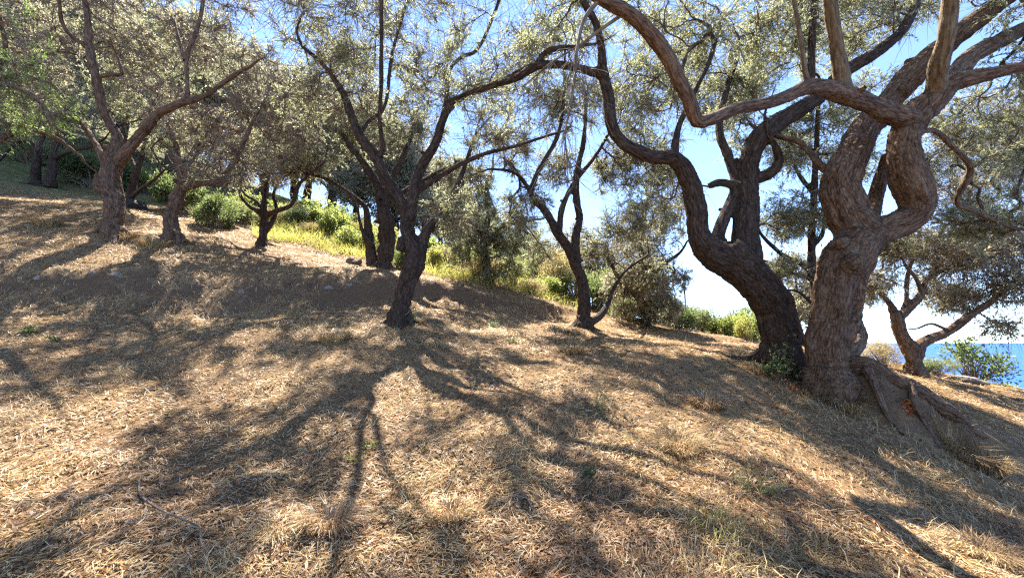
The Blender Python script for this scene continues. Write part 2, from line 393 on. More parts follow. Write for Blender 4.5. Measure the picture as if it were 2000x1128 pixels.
def height(x, y):
    x, y = np.asarray(x, float), np.asarray(y, float)
    sh = x.shape; x, y = x.ravel(), y.ravel()
    z = np.empty(len(x))
    for s in range(0, len(x), 20000):
        a, b = x[s:s + 20000], y[s:s + 20000]
        D = np.hypot(a[:, None] - CTRL[None, :, 0], b[:, None] - CTRL[None, :, 1])
        D = np.sqrt(D * D + 0.16)
        z[s:s + 20000] = -D @ RW[:-3] + RW[-3] + RW[-2] * a + RW[-1] * b
    z += ledge(x, y) + vnoise(x * 0.9, y * 0.9, 1) * 0.16 + vnoise(x * 2.6, y * 2.6, 2) * 0.08 + vnoise(x * 7, y * 7, 3) * 0.035
    return np.maximum(z, -70).reshape(sh)

def axis(lo, hi, a, b, fine, grow=1.12):
    xs = list(np.arange(a, b, fine)); s = fine
    while xs[-1] < hi: s *= grow; xs.append(xs[-1] + s)
    s = fine
    while xs[0] > lo: s *= grow; xs.insert(0, xs[0] - s)
    return np.array(xs)
gx, gy = axis(-220, 220, -13, 14, 0.115), axis(-120, 260, 1.2, 17, 0.115)
GX, GY = np.meshgrid(gx, gy)
GZ = height(GX, GY)
ni, nj = GX.shape
idx = np.arange(ni * nj).reshape(ni, nj)
F = np.stack([idx[:-1, :-1], idx[:-1, 1:], idx[1:, 1:], idx[1:, :-1]], -1).reshape(-1, 4)
ground = link('ground', mesh_np('ground', np.stack([GX, GY, GZ], -1), F, M_GROUND), kind='structure')

def gz(x, y):
    """terrain height by lookup in the sheet"""
    x, y = np.asarray(x, float), np.asarray(y, float)
    i = np.clip(np.searchsorted(gx, x) - 1, 0, nj - 2); j = np.clip(np.searchsorted(gy, y) - 1, 0, ni - 2)
    fx = (x - gx[i]) / (gx[i + 1] - gx[i]); fy = (y - gy[j]) / (gy[j + 1] - gy[j])
    return (GZ[j, i] * (1 - fx) + GZ[j, i + 1] * fx) * (1 - fy) + (GZ[j + 1, i] * (1 - fx) + GZ[j + 1, i + 1] * fx) * fy

def on_ground(u, v, dmin=1.5, dmax=40):
    """where the ray through photograph pixel (u, v) first meets the ground"""
    ds = np.linspace(dmin, dmax, 1600)
    p1 = P(u, v, 1.0)
    hz = gz(p1[0] * ds, ds) - p1[2] * ds
    k = np.argmax(hz > 0)
    d = ds[k] if hz[k] > 0 else dmax
    return np.array([p1[0] * d, d, float(gz(p1[0] * d, d))])

SEA_Z = -62.0
sx = axis(-30000, 30000, -400, 400, 200, 1.5)
SX, SY = np.meshgrid(sx, sx)
si = np.arange(SX.size).reshape(SX.shape)
SF = np.stack([si[:-1, :-1], si[:-1, 1:], si[1:, 1:], si[1:, :-1]], -1).reshape(-1, 4)
link('sea', mesh_np('sea', np.stack([SX, SY, np.full_like(SX, SEA_Z)], -1), SF, sea_material()), kind='structure')

# ------------------------------------------------------------------ trees
def remesh(V, F, voxel, smooth=3):
    me = bpy.data.meshes.new('tmp')
    me.from_pydata(V.tolist(), [], F)
    o = bpy.data.objects.new('tmp', me); COL.objects.link(o)
    m = o.modifiers.new('r', 'REMESH'); m.mode = 'VOXEL'; m.voxel_size = voxel; m.adaptivity = 0
    s = o.modifiers.new('s', 'SMOOTH'); s.factor = 0.5; s.iterations = smooth
    dg = bpy.context.evaluated_depsgraph_get()
    ev = o.evaluated_get(dg); em = ev.to_mesh()
    n = len(em.vertices); co = np.empty(n * 3); em.vertices.foreach_get('co', co)
    no = np.empty(n * 3); em.vertices.foreach_get('normal', no)
    fl = [tuple(p.vertices) for p in em.polygons]
    ev.to_mesh_clear()
    bpy.data.objects.remove(o); bpy.data.meshes.remove(me)
    return co.reshape(-1, 3), no.reshape(-1, 3), np.array([f for f in fl if len(f) == 4], dtype=np.int32)

def woody(root, limbs, voxel, bark, rng, names=None, mats=None, gnarl=1.0):
    """limbs: list of (n,4) resampled rows. Fuses the thick wood into one skin and splits it into a part for each limb."""
    VV, FF, segs, thin = [], [], [], []
    off = 0
    for li, L in enumerate(limbs):
        L = L.copy()
        tl = np.concatenate([[0], np.cumsum(np.linalg.norm(np.diff(L[:, :3], axis=0), axis=1))])
        wob = np.array([mnoise.noise(Vector((t * 2.3, li * 7.1, 0.3))) for t in tl])
        L[:, 3] *= 1 + 0.22 * gnarl * wob
        thick = L[:, 3] > voxel * 1.35
        k = len(L) if thick.all() else max(0, int(np.argmin(thick)))
        if k >= 3:
            T = L[:k]
            V, Fq, _, _ = tubes(T[None, :, :3], T[None, :, 3], 12)
            VV.append(V); FF += (Fq + off).tolist()
            FF.append([off + q for q in range(12)][::-1]); FF.append([off + (k - 1) * 12 + q for q in range(12)])
            off += len(V)
            rm = float(T[:, 3].mean())
            T = catmull(T, 0.035); tl = np.concatenate([[0], np.cumsum(np.linalg.norm(np.diff(T[:, :3], axis=0), axis=1))])
            for q in range(len(T) - 1): segs.append((li, T[q, :3], T[q + 1, :3], tl[q], T[q, 3], T[q + 1, 3], rm))
            if k < len(L): thin.append((li, L[max(0, k - 2):], tl[-1]))
        else:
            thin.append((li, L, 0.0))
    parts = {}
    if VV:
        co, no, Fq = remesh(np.vstack(VV), FF, voxel)
        A = np.array([s[1] for s in segs]); B = np.array([s[2] for s in segs]); S0 = np.array([s[3] for s in segs]); RR = np.array([s[4] for s in segs]); LI = np.array([s[0] for s in segs]); R1 = np.array([s[5] for s in segs]); RM = np.array([s[6] for s in segs])
        AB = B - A; l2 = np.maximum((AB ** 2).sum(1), 1e-9)
        best = np.empty(len(co), int); tt = np.empty(len(co))
        for s in range(0, len(co), 1500):
            c = co[s:s + 1500]
            t = np.clip(((c[:, None] - A[None]) * AB[None]).sum(2) / l2[None], 0, 1)
            dd = np.linalg.norm(c[:, None] - (A[None] + t[..., None] * AB[None]), axis=2) - (RR[None] + t * (R1 - RR)[None])
            j = dd.argmin(1); best[s:s + 1500] = j; tt[s:s + 1500] = t[np.arange(len(c)), j]
        pr = A[best] + tt[:, None] * AB[best]
        perp = co - pr
        along = S0[best] + tt * np.sqrt(l2[best]) + LI[best] * 5.3
        rr = RR[best] * (1 - tt) + R1[best] * tt
        kk = np.clip(RM[best] * 36, 2.5, 16)
        un = norm(perp)
        # fluting, burls and bark ridges
        amp = np.empty(len(co))
        for i in range(len(co)):
            q = un[i] * 2.7; a = along[i]
            f1 = mnoise.noise(Vector((q[0], q[1] + a * 0.45, q[2] + a * 0.3)))
            p = co[i]
            f2 = mnoise.noise(Vector((p[0] * 5, p[1] * 5, p[2] * 4)))
            w = un[i] * kk[i]
            f3 = 1 - 2 * abs(mnoise.noise(Vector((w[0] + a * 1.6, w[1] - a * 2.1, w[2] + a * 1.2))))
            amp[i] = f1 * 0.3 * rr[i] * gnarl + f2 * 0.12 * rr[i] * gnarl + (f3 - 0.5) * min(0.022, 0.1 * rr[i])
        co = co + no * amp[:, None]
        fl = LI[best][Fq[:, 0]]
        full = mesh_np('full', co, Fq, None)
        vn = np.empty(len(co) * 3, dtype=np.float32); full.vertices.foreach_get('normal', vn); vn = vn.reshape(-1, 3)
        for li in sorted(set(fl.tolist())):
            fs = Fq[fl == li]
            us, inv = np.unique(fs, return_inverse=True)
            parts[li] = [(co[us], inv.reshape(-1, 4), perp[us], along[us], vn[us])]
        bpy.data.meshes.remove(full)
    for li, L, t0 in thin:
        V, Fq, pp, al = tubes(L[None, :, :3], L[None, :, 3], 7)
        nn = norm(pp)
        parts.setdefault(li, []).append((V, Fq, pp, al + t0 + li * 5.3, nn))
    for li, ps in parts.items():
        o = 0; vs, fs, pe, al, nn = [], [], [], [], []
        for V, Fq, p_, a_, n_ in ps:
            vs.append(V); fs.append(Fq + o); pe.append(p_); al.append(a_); nn.append(n_); o += len(V)
        nm = (names or {}).get(li, 'trunk' if li == 0 else 'limb')
        mt = (mats or {}).get(li, bark)
        me = mesh_np(nm, np.vstack(vs), np.vstack(fs), mt, attrs={'perp': ('FLOAT_VECTOR', np.vstack(pe)), 'along': ('FLOAT', np.concatenate(al))})
        me.normals_split_custom_set_from_vertices([tuple(x) for x in np.vstack(nn).tolist()])
        link(nm, me, root)

def crown(root, limbs, blobs, rng, leaf, tw_len=0.34, twigs=9, nleaf=13, leaf_len=0.055, leaf_w=0.013, droop=0.25, bare=0.15, tip=0.0045, twig_mat=None, start=0.35, twig_r=0.0022, leaf_frac=1.0, tri=False, mul=1.0, wisps=5):
    """ramifying branches from the limbs out to points spread through the crown's volume, then twigs and leaves"""
    nodes, ndir, nrad, plen = [], [], [], []
    for li, L in enumerate(limbs):
        k0 = int(len(L) * (start if li else 0.7))
        T = norm(np.gradient(L[:, :3], axis=0))
        for k in range(k0, len(L)):
            nodes.append(L[k, :3]); ndir.append(T[k]); nrad.append(L[k, 3]); plen.append(0.0 if li else 1.0)
    n0 = len(nodes)
    nodes, ndir, nrad, plen = list(nodes), list(ndir), list(nrad), list(plen)
    tg = []
    for b in blobs:
        c, rad, n = P(*b[:3]) if b[0] is not None else np.array(b[1]), np.array(b[3:6]), int(b[6] * mul)
        d = norm(rng.normal(size=(n, 3))); rr = rng.random(n) ** (1 / 2.4)
        tg.append(c + d * rr[:, None] * rad)
    tg = np.vstack(tg)
    NA = np.array(nodes)
    dmin = np.min(np.linalg.norm(tg[:, None] - NA[None], axis=2), axis=1)
    tg = tg[np.argsort(dmin)]
    K = 7
    cap = n0 + len(tg) * K
    X = np.zeros((cap, 3)); D = np.zeros((cap, 3)); PL = np.zeros(cap); RA = np.zeros(cap); PAR = np.full(cap, -1)
    X[:n0] = nodes; D[:n0] = ndir; PL[:n0] = plen; RA[:n0] = nrad
    cnt = n0; paths = []
    for t in tg:
        v = t - X[:cnt]; dist = np.linalg.norm(v, axis=1)
        cosang = (v * D[:cnt]).sum(1) / np.maximum(dist, 1e-6)
        cost = dist * (1.25 - 0.35 * cosang) + 0.22 * PL[:cnt]
        a = int(cost.argmin()); Ld = dist[a]
        if Ld < 0.05: continue
        p0, p3 = X[a], t
        p1 = p0 + norm(D[a] + 0.5 * norm(v[a]) + rng.normal(size=3) * 0.25) * Ld * 0.35
        p2 = p3 - norm(norm(v[a]) + rng.normal(size=3) * 0.5 + np.array([0, 0, 0.25])) * Ld * 0.3
        s = np.linspace(0, 1, K)[:, None]
        c = (1 - s) ** 3 * p0 + 3 * (1 - s) ** 2 * s * p1 + 3 * (1 - s) * s ** 2 * p2 + s ** 3 * p3
        c[1:-1] += rng.normal(size=(K - 2, 3)) * Ld * 0.022
        ids = [a]
        T = norm(np.gradient(c, axis=0))
        for q in range(1, K):
            X[cnt] = c[q]; D[cnt] = T[q]; PL[cnt] = PL[a] + Ld * q / (K - 1); PAR[cnt] = ids[-1]; ids.append(cnt); cnt += 1
        paths.append(ids)
    # pipe-model radii
    W = np.zeros(cnt)
    for ids in paths: W[ids[-1]] += 1
    for i in range(cnt - 1, n0 - 1, -1):
        if PAR[i] >= 0: W[PAR[i]] += W[i]
    ra = tip * np.maximum(W, 1) ** 0.5
    pts, rad = [], []
    for ids in paths:
        c = X[ids]; r = ra[ids].copy()
        r[0] = min(r[1] * 1.15, (RA[ids[0]] * 0.75 if ids[0] < n0 else ra[ids[0]]))
        if ids[0] < n0: r = np.minimum(r, RA[ids[0]] * 0.8)
        pts.append(c); rad.append(r)
    pts, rad = np.array(pts), np.array(rad)
    Vb, Fb, pb, ab = tubes(pts, rad, 4)
    # twigs
    npth = len(pts); n = npth * twigs
    wgt = rng.gamma(0.9, 1.0, npth) + 0.12; wgt /= wgt.sum()
    which = rng.choice(npth, n, p=wgt)
    s = (0.35 + 0.65 * rng.random(n) ** 0.7) * (K - 1)
    i0 = np.minimum(s.astype(int), K - 2); fr = (s - i0)[:, None]
    p = pts[which, i0] * (1 - fr) + pts[which, i0 + 1] * fr
    pd = norm(pts[which, i0 + 1] - pts[which, i0])
    tl = tw_len * (0.45 + 1.0 * rng.random(n))
    d0 = norm(rng.normal(size=(n, 3)) * 0.75 + pd * 0.7 + np.array([0, 0, 0.18]))
    d1 = norm(d0 + np.array([0, 0, -1.0]) * droop * rng.random((n, 1)) * 1.6 + rng.normal(size=(n, 3)) * 0.22)
    d2 = norm(d1 + np.array([0, 0, -1.0]) * droop * 1.2 + rng.normal(size=(n, 3)) * 0.2)
    q1 = p + d0 * tl[:, None] * 0.5; q2 = q1 + norm(d1 + d2) * tl[:, None] * 0.5
    TP = np.stack([p, q1, q2], 1)
    TR = np.array([1.5, 1.0, 0.45])[None] * twig_r * (0.7 + 0.7 * rng.random((n, 1)))
    me = mesh_np('branches', Vb, Fb, M_BRANCH, attrs={'perp': ('FLOAT_VECTOR', pb), 'along': ('FLOAT', ab)})
    link('branches', me, root, 'stuff')
    nb = int(npth * wisps)                       # long bare wisps
    if nb:
        wh = rng.integers(0, npth, nb); a = rng.integers(1, K, nb)
        w0 = pts[wh, a]; wl = (tw_len * 1.3 + 0.5 * rng.random(nb))[:, None]
        e0 = norm(rng.normal(size=(nb, 3)) * 0.8 + norm(pts[wh, a] - pts[wh, a - 1]) * 0.5)
        w1 = w0 + e0 * wl * 0.5; w2 = w1 + norm(e0 + rng.normal(size=(nb, 3)) * 0.4 + np.array([0, 0, -0.5])) * wl * 0.5
        WP = np.stack([w0, w1, w2], 1); WR = np.array([1.5, 1.0, 0.4])[None] * twig_r * (0.7 + 0.9 * rng.random((nb, 1)))
        AP, AR = np.concatenate([TP, WP]), np.concatenate([TR, WR])
    else:
        AP, AR = TP, TR
    m = len(AP)
    sv = norm(np.cross(AP[:, 2] - AP[:, 0], rng.normal(size=(m, 3))))
    s0, s1 = sv * AR[:, :1], sv * AR[:, 1:2]
    V = np.stack([AP[:, 0] - s0, AP[:, 0] + s0, AP[:, 1] + s1, AP[:, 1] - s1, AP[:, 2]], 1).reshape(-1, 3)
    b5 = np.arange(m)[:, None] * 5
    Ft = np.stack([b5 + [0, 1, 2], b5 + [0, 2, 3], b5 + [3, 2, 4]], 1).reshape(-1, 3)
    link('twigs', mesh_np('twigs', V, Ft, twig_mat or M_TWIG, smooth=False, attrs={'perp': ('FLOAT_VECTOR', np.repeat(AP[:, 0] * 0.3, 5, 0)), 'along': ('FLOAT', np.tile([0, .1, .2, .3, .4], m))}), root, 'stuff')
    # leaves
    leafy = rng.random(n) > bare
    if leaf_frac < 1: leafy &= rng.random(n) < leaf_frac
    ix = np.where(leafy)[0]
    li = np.repeat(ix, nleaf); m = len(li)
    s = (0.15 + 0.85 * rng.random(m)) * 2 * 0.9999
    i0 = s.astype(int); fr = (s - i0)[:, None]
    lp = TP[li, i0] * (1 - fr) + TP[li, i0 + 1] * fr
    td = norm(TP[li, i0 + 1] - TP[li, i0])
    rn = rng.normal(size=(m, 3))
    ld = norm(td * 1.0 + norm(rn - td * (rn * td).sum(1, keepdims=True)) * 0.7)
    sd = norm(np.cross(ld, rng.normal(size=(m, 3)) * 0.6 + np.array([0, 0, 1.0])))
    sc = 0.65 + 0.6 * rng.random(m)
    V, Fl = (leaves_tri if tri else leaves_mesh)(lp, ld, sd, leaf_len * sc, leaf_w * sc)
    link('crown', mesh_np('crown', V, Fl, leaf, smooth=False), root, 'stuff')

def limb(rows, step=0.12, wk=0.9):
    """rows of (u, v, half width in px, depth) -> world rows with radius in metres"""
    out = []
    for u, v, r, d in rows:
        p = P(u, v, d)
        out.append([*p, wk * r * d / FPX / math.sqrt(1 + 0.8 * ((u - 1000) / FPX) ** 2)])
    L = catmull(out, step)
    tl = np.concatenate([[0], np.cumsum(np.linalg.norm(np.diff(L[:, :3], axis=0), axis=1))])
    ph = float(rows[0][0]) * 0.37
    for i in range(1, len(L)):                   # wood never runs in clean curves
        t = tl[i]; fade = min(1.0, t / 0.5)
        j = mnoise.noise_vector(Vector((t * 1.5, ph, 0.0))) * 0.22 + mnoise.noise_vector(Vector((t * 4.2, ph, 7.0))) * 0.1
        L[i, :3] += np.array(j) * min(L[i, 3], 0.16) * fade
    return L

def extend(L, rng, k=1.0):
    """let a limb run out into a thin bending branch instead of stopping short"""
    d = norm(L[-1, :3] - L[-4, :3]); r = L[-1, 3]; p = L[-1, :3].copy()
    if r < 0.008: return L
    n = 7; ln = min(1.6, 22 * r) * k; rows = [L[-1]]
    for i in range(1, n):
        d = norm(d + rng.normal(size=3) * 0.28 + np.array([0, 0, 0.06]))
        p = p + d * ln / (n - 1)
        rows.append(np.array([*p, max(0.004, r * (1 - i / (n - 0.6)))]))
    return np.vstack([L, catmull(rows, 0.1)[1:]])

def plant_base(L, flare=1.5, sink=0.3):
    """widen and sink the foot of a trunk into the ground"""
    p = L[0].copy()
    z = float(gz(p[0], p[1]))
    L = L.copy()
    L[0, 3] *= flare; L[1, 3] *= 1 + (flare - 1) * 0.5
    foot = L[0].copy(); foot[2] = min(z, L[0, 2]) - sink
    return np.vstack([foot[None], L])

def tree(name, label, spec, blobs, seed, voxel=0.035, bark=None, leaf=None, names=None, mats=None, gnarl=1.0, flare=1.5, roots=5, stubs=(), wk=0.88, spurs=1.0, lying=(), **kw):
    rng = np.random.default_rng(seed)
    limbs = [limb(s, wk=wk) for s in spec]
    limbs = [L if (i in stubs or (i == 0 and L[-1, 3] > 0.12)) else extend(L, rng) for i, L in enumerate(limbs)]
    limbs[0] = plant_base(limbs[0], flare)
    for g in lying:                              # a root that lies along the ground
        Lg = limbs[g]; k = np.clip(np.arange(len(Lg)) / 6.0, 0, 1)
        Lg[:, 2] = Lg[:, 2] * (1 - k) + k * (gz(Lg[:, 0], Lg[:, 1]) + Lg[:, 3] * 0.35)
    b = limbs[0][1]
    root = thing(name, label, 'tree', (0, 0, 0), 'olive trees of the grove')
    wood = list(limbs)
    nl = len(limbs)
    names = dict(names or {})
    r0 = limbs[0][2, 3]
    for k in range(roots):
        a = 2 * math.pi * (k + 0.6 * rng.random()) / roots
        dx, dy = math.cos(a), math.sin(a); ln = r0 * (1.6 + 1.2 * rng.random())
        rows = [[b[0] + dx * r0 * 0.3, b[1] + dy * r0 * 0.3, b[2] + r0 * 0.7, r0 * 0.34], [b[0] + dx * ln * 0.55, b[1] + dy * ln * 0.55, 0, r0 * 0.24], [b[0] + dx * ln, b[1] + dy * ln, 0, r0 * 0.14]]
        rows[1][2] = float(gz(rows[1][0], rows[1][1])) + r0 * 0.12; rows[2][2] = float(gz(rows[2][0], rows[2][1])) - r0 * 0.12
        wood.append(catmull(rows, 0.08)); names[nl + k] = 'root'
    ns = len(wood)
    for li in range(nl):                         # snapped-off spurs and pruning knots along the limbs
        L = limbs[li]; ln = np.linalg.norm(L[-1, :3] - L[0, :3])
        for q in range(int(ln * 1.6 * spurs)):
            k = int(rng.integers(len(L) // 6, max(len(L) // 6 + 1, int(len(L) * 0.9)))); r = L[k, 3]
            if r < 0.022: continue
            ax = norm(L[min(k + 1, len(L) - 1), :3] - L[k - 1, :3]); e = rng.normal(size=3); e = norm(e - ax * (e @ ax) * 0.7)
            h = r * (1.15 + 0.55 * rng.random()); rr = r * (0.28 + 0.2 * rng.random())
            wood.append(np.array([[*(L[k, :3] + e * r * 0.4), rr * 1.3], [*(L[k, :3] + e * (r * 0.4 + h * 0.5)), rr], [*(L[k, :3] + e * h * 1.05), rr * 0.75]])); names[len(wood) - 1] = 'knot'
    woody(root, wood, voxel, bark or M_BARK, rng, names, mats, gnarl)
    if blobs: crown(root, limbs, blobs, rng, leaf or M_LEAF, **kw)
    # put the Empty at the tree's base, keeping the parts where they stand
    root.location = (b[0], b[1], b[2])
    for ch in root.children: ch.location = (-b[0], -b[1], -b[2])
    return root
# the great knotted olive at the right
A = [
    [(1620, 752, 60, 6.0), (1614, 705, 47, 6.0), (1622, 640, 50, 6.0), (1634, 594, 53, 6.0), (1646, 530, 58, 6.0), (1672, 485, 55, 6.0), (1722, 452, 44, 5.95), (1780, 425, 42, 5.85), (1788, 390, 47, 5.8), (1770, 340, 45, 5.75), (1764, 290, 41, 5.7), (1775, 245, 38, 5.65), (1812, 200, 40, 5.6)],
    [(1690, 470, 52, 6.05), (1654, 412, 50, 6.15), (1638, 358, 46, 6.2), (1665, 303, 41, 6.3), (1694, 250, 37, 6.4), (1747, 186, 34, 6.5), (1808, 122, 33, 6.4), (1879, 60, 31, 6.3), (1953, 5, 28, 6.2), (2030, -60, 24, 6.1), (2120, -160, 16, 5.9)],
    [(1790, 240, 32, 5.65), (1719, 212, 26, 5.4), (1662, 190, 25, 5.2), (1613, 174, 23, 5.1), (1577, 170, 20, 5.0), (1535, 190, 18, 4.95), (1492, 204, 16, 4.85), (1435, 213, 16, 4.75), (1385, 232, 16, 4.65), (1360, 236, 17, 4.6), (1346, 200, 17, 4.5), (1322, 151, 17, 4.4), (1298, 102, 18, 4.3), (1262, 54, 18, 4.2), (1222, 22, 16, 4.1), (1178, 2, 14, 4.0), (1120, -30, 12, 3.9), (1040, -80, 9, 3.8), (960, -150, 6, 3.8)],
    [(1805, 215, 36, 5.6), (1850, 165, 34, 5.5), (1905, 150, 27, 5.4), (1960, 138, 22, 5.3), (2015, 122, 19, 5.2), (2110, 80, 13, 5.0)],
    [(1826, 190, 26, 5.55), (1834, 135, 26, 5.3), (1845, 80, 24, 5.1), (1854, 0, 22, 4.9), (1856, -80, 18, 4.6), (1850, -200, 12, 4.3)],
    [(1655, 195, 22, 5.2), (1645, 160, 22, 5.15), (1634, 89, 19, 5.0), (1620, 0, 17, 4.8), (1612, -90, 13, 4.6), (1600, -200, 8, 4.4)],
    [(1580, 172, 8, 5.0), (1573, 140, 7, 4.95), (1563, 71, 6, 4.9), (1550, 0, 6, 4.8), (1535, -90, 4, 4.7)],
    [(1845, 165, 30, 5.6), (1900, 110, 28, 5.8), (1960, 75, 26, 6.0), (2020, 40, 22, 6.2), (2110, -40, 15, 6.4)],
    [(1800, 255, 10, 5.7), (1830, 258, 9, 6.0), (1857, 284, 9, 6.2), (1896, 328, 10, 6.4), (1876, 372, 10, 6.6), (1870, 398, 8, 6.7), (1905, 412, 8, 6.8), (1965, 440, 6, 7.0), (2030, 455, 5, 7.1)],
    [(1632, 345, 12, 6.3), (1600, 322, 10, 6.5), (1580, 296, 8, 6.7), (1556, 275, 8, 6.9), (1520, 268, 6, 7.1), (1480, 250, 4, 7.3)],
    [(1640, 690, 26, 6.5), (1672, 665, 25, 6.7), (1660, 610, 26, 6.8), (1668, 560, 22, 6.6), (1690, 500, 20, 6.3)],
    [(1640, 718, 34, 6.1), (1690, 712, 27, 5.85), (1728, 724, 22, 5.75), (1775, 748, 27, 5.66), (1812, 778, 21, 5.6), (1845, 808, 25, 5.56), (1880, 846, 21, 5.52), (1925, 892, 13, 5.48)],
    [(1652, 490, 30, 5.95), (1640, 476, 26, 5.9), (1634, 466, 20, 5.9)],
    [(1735, 300, 16, 6.2), (1720, 350, 18, 6.3), (1708, 400, 20, 6.3), (1700, 440, 26, 6.15)],
    [(1690, 716, 14, 5.8), (1712, 750, 9, 5.55), (1735, 790, 7, 5.38), (1765, 825, 4, 5.2)],
    [(1780, 755, 12, 5.6), (1790, 795, 8, 5.4), (1822, 840, 6, 5.25), (1840, 870, 4, 5.1)],
]
blA = [(1960, -120, 5.6, 1.6, 1.2, 0.9, 55), (2100, 60, 5.6, 1.2, 1.2, 1.0, 40), (1620, -260, 4.9, 1.6, 1.2, 0.7, 26), (1180, -160, 4.0, 1.2, 0.9, 0.5, 18), (950, -230, 4.0, 1.0, 0.9, 0.5, 12), (1950, 260, 7.2, 1.3, 0.9, 0.9, 60), (1930, 430, 7.4, 0.9, 0.7, 0.5, 40), (1450, 250, 7.6, 0.5, 0.5, 0.5, 14)]
NAMES_A = {11: 'exposed_root', 12: 'burl', 14: 'exposed_root', 15: 'exposed_root'}
tree('gnarled_olive_tree', 'massive gnarled olive with knotted, looping trunk nearest the sea', A, blA, 11, names=NAMES_A, mats={4: M_PALE, 5: M_PALE, 6: M_PALE}, flare=1.05, roots=2, gnarl=0.6, twigs=8, nleaf=20, tip=0.005, start=0.6, leaf_len=0.065, leaf_w=0.017, mul=1.8, stubs=(0, 10, 11, 12, 13, 14, 15), voxel=0.03, wk=0.9, spurs=0.35, lying=(11, 14, 15))

# the dark leaning olive beside it
B = [
    [(1526, 700, 44, 6.8), (1524, 650, 42, 6.8), (1508, 594, 45, 6.8), (1468, 541, 45, 6.75), (1432, 508, 46, 6.7), (1412, 490, 42, 6.7)],
    [(1425, 512, 38, 6.7), (1388, 492, 34, 6.6), (1366, 462, 26, 6.55), (1356, 400, 23, 6.5), (1340, 345, 22, 6.4), (1316, 312, 18, 6.35), (1274, 307, 16, 6.3), (1232, 290, 15, 6.2), (1203, 265, 15, 6.15), (1192, 229, 14, 6.1), (1186, 181, 14, 6.05), (1177, 139, 13, 6.0), (1174, 90, 10, 5.9), (1162, 42, 9, 5.8), (1141, 6, 9, 5.7), (1120, -50, 7, 5.6), (1090, -130, 5, 5.5)],
    [(1420, 500, 22, 6.8), (1402, 464, 15, 6.85), (1420, 412, 14, 6.95), (1437, 362, 12, 7.1), (1424, 310, 11, 7.25), (1405, 255, 10, 7.4), (1415, 190, 8, 7.6), (1440, 110, 6, 7.8)],
    [(1450, 510, 40, 6.75), (1456, 470, 32, 6.8), (1458, 420, 28, 6.9), (1460, 370, 24, 7.0), (1461, 319, 24, 7.1), (1482, 273, 25, 7.1), (1517, 241, 24, 7.2), (1560, 216, 21, 7.2), (1602, 186, 20, 7.3), (1648, 142, 18, 7.4), (1684, 120, 17, 7.4), (1726, 92, 16, 7.5), (1758, 64, 15, 7.6), (1785, 18, 13, 7.7), (1800, -50, 9, 7.8)],
    [(1185, 150, 12, 6.0), (1141, 136, 10, 6.1), (1093, 127, 10, 6.2), (1045, 130, 10, 6.3), (1002, 155, 8, 6.4), (936, 174, 6, 6.6), (880, 195, 4, 6.8)],
    [(1318, 312, 12, 6.35), (1318, 285, 10, 6.4), (1328, 241, 8, 6.6), (1352, 188, 7, 6.8), (1385, 120, 6, 7.0), (1405, 55, 4, 7.2)],
    [(1470, 352, 15, 7.05), (1505, 338, 14, 7.0), (1522, 312, 12, 6.95), (1514, 284, 9, 6.9), (1500, 262, 6, 6.9)],
    [(1588, 196, 11, 7.3), (1584, 124, 10, 7.4), (1588, 35, 9, 7.5), (1592, -50, 7, 7.6)],
    [(1440, 362, 10, 7.05), (1405, 356, 10, 7.1), (1384, 364, 9, 7.1)],
    [(1045, 130, 7, 6.3), (1068, 100, 7, 6.2), (1120, 92, 5, 6.1)],
]
blB = [(1660, 20, 8.0, 1.5, 1.1, 1.0, 75), (1490, 60, 8.0, 1.2, 1.0, 1.0, 60), (1370, 100, 7.6, 0.9, 0.9, 0.9, 40), (1300, 10, 7.0, 1.1, 0.9, 0.7, 28), (1130, -110, 6.0, 1.3, 1.0, 0.7, 18), (930, 150, 6.9, 0.8, 0.7, 0.6, 12), (1430, 180, 8.2, 0.8, 0.7, 0.7, 30), (1240, 190, 7.4, 0.8, 0.7, 0.8, 34), (1060, 40, 6.4, 0.9, 0.8, 0.6, 14), (1290, 400, 7.6, 0.5, 0.5, 0.5, 10), (1760, 20, 8.6, 1.2, 1.0, 0.9, 40), (1540, 320, 8.4, 0.5, 0.5, 0.4, 10)]
tree('leaning_olive_tree', 'dark olive leaning towards the grove, snaking limbs, beside the knotted trunk', B, blB, 12, 0.036, bark=M_BARK_DARK, flare=1.2, gnarl=0.45, twigs=8, nleaf=18, start=0.5, leaf_len=0.068, leaf_w=0.018, mul=1.7, stubs=(0, 8), wk=0.92, wisps=6, twig_r=0.0028, spurs=0.5)

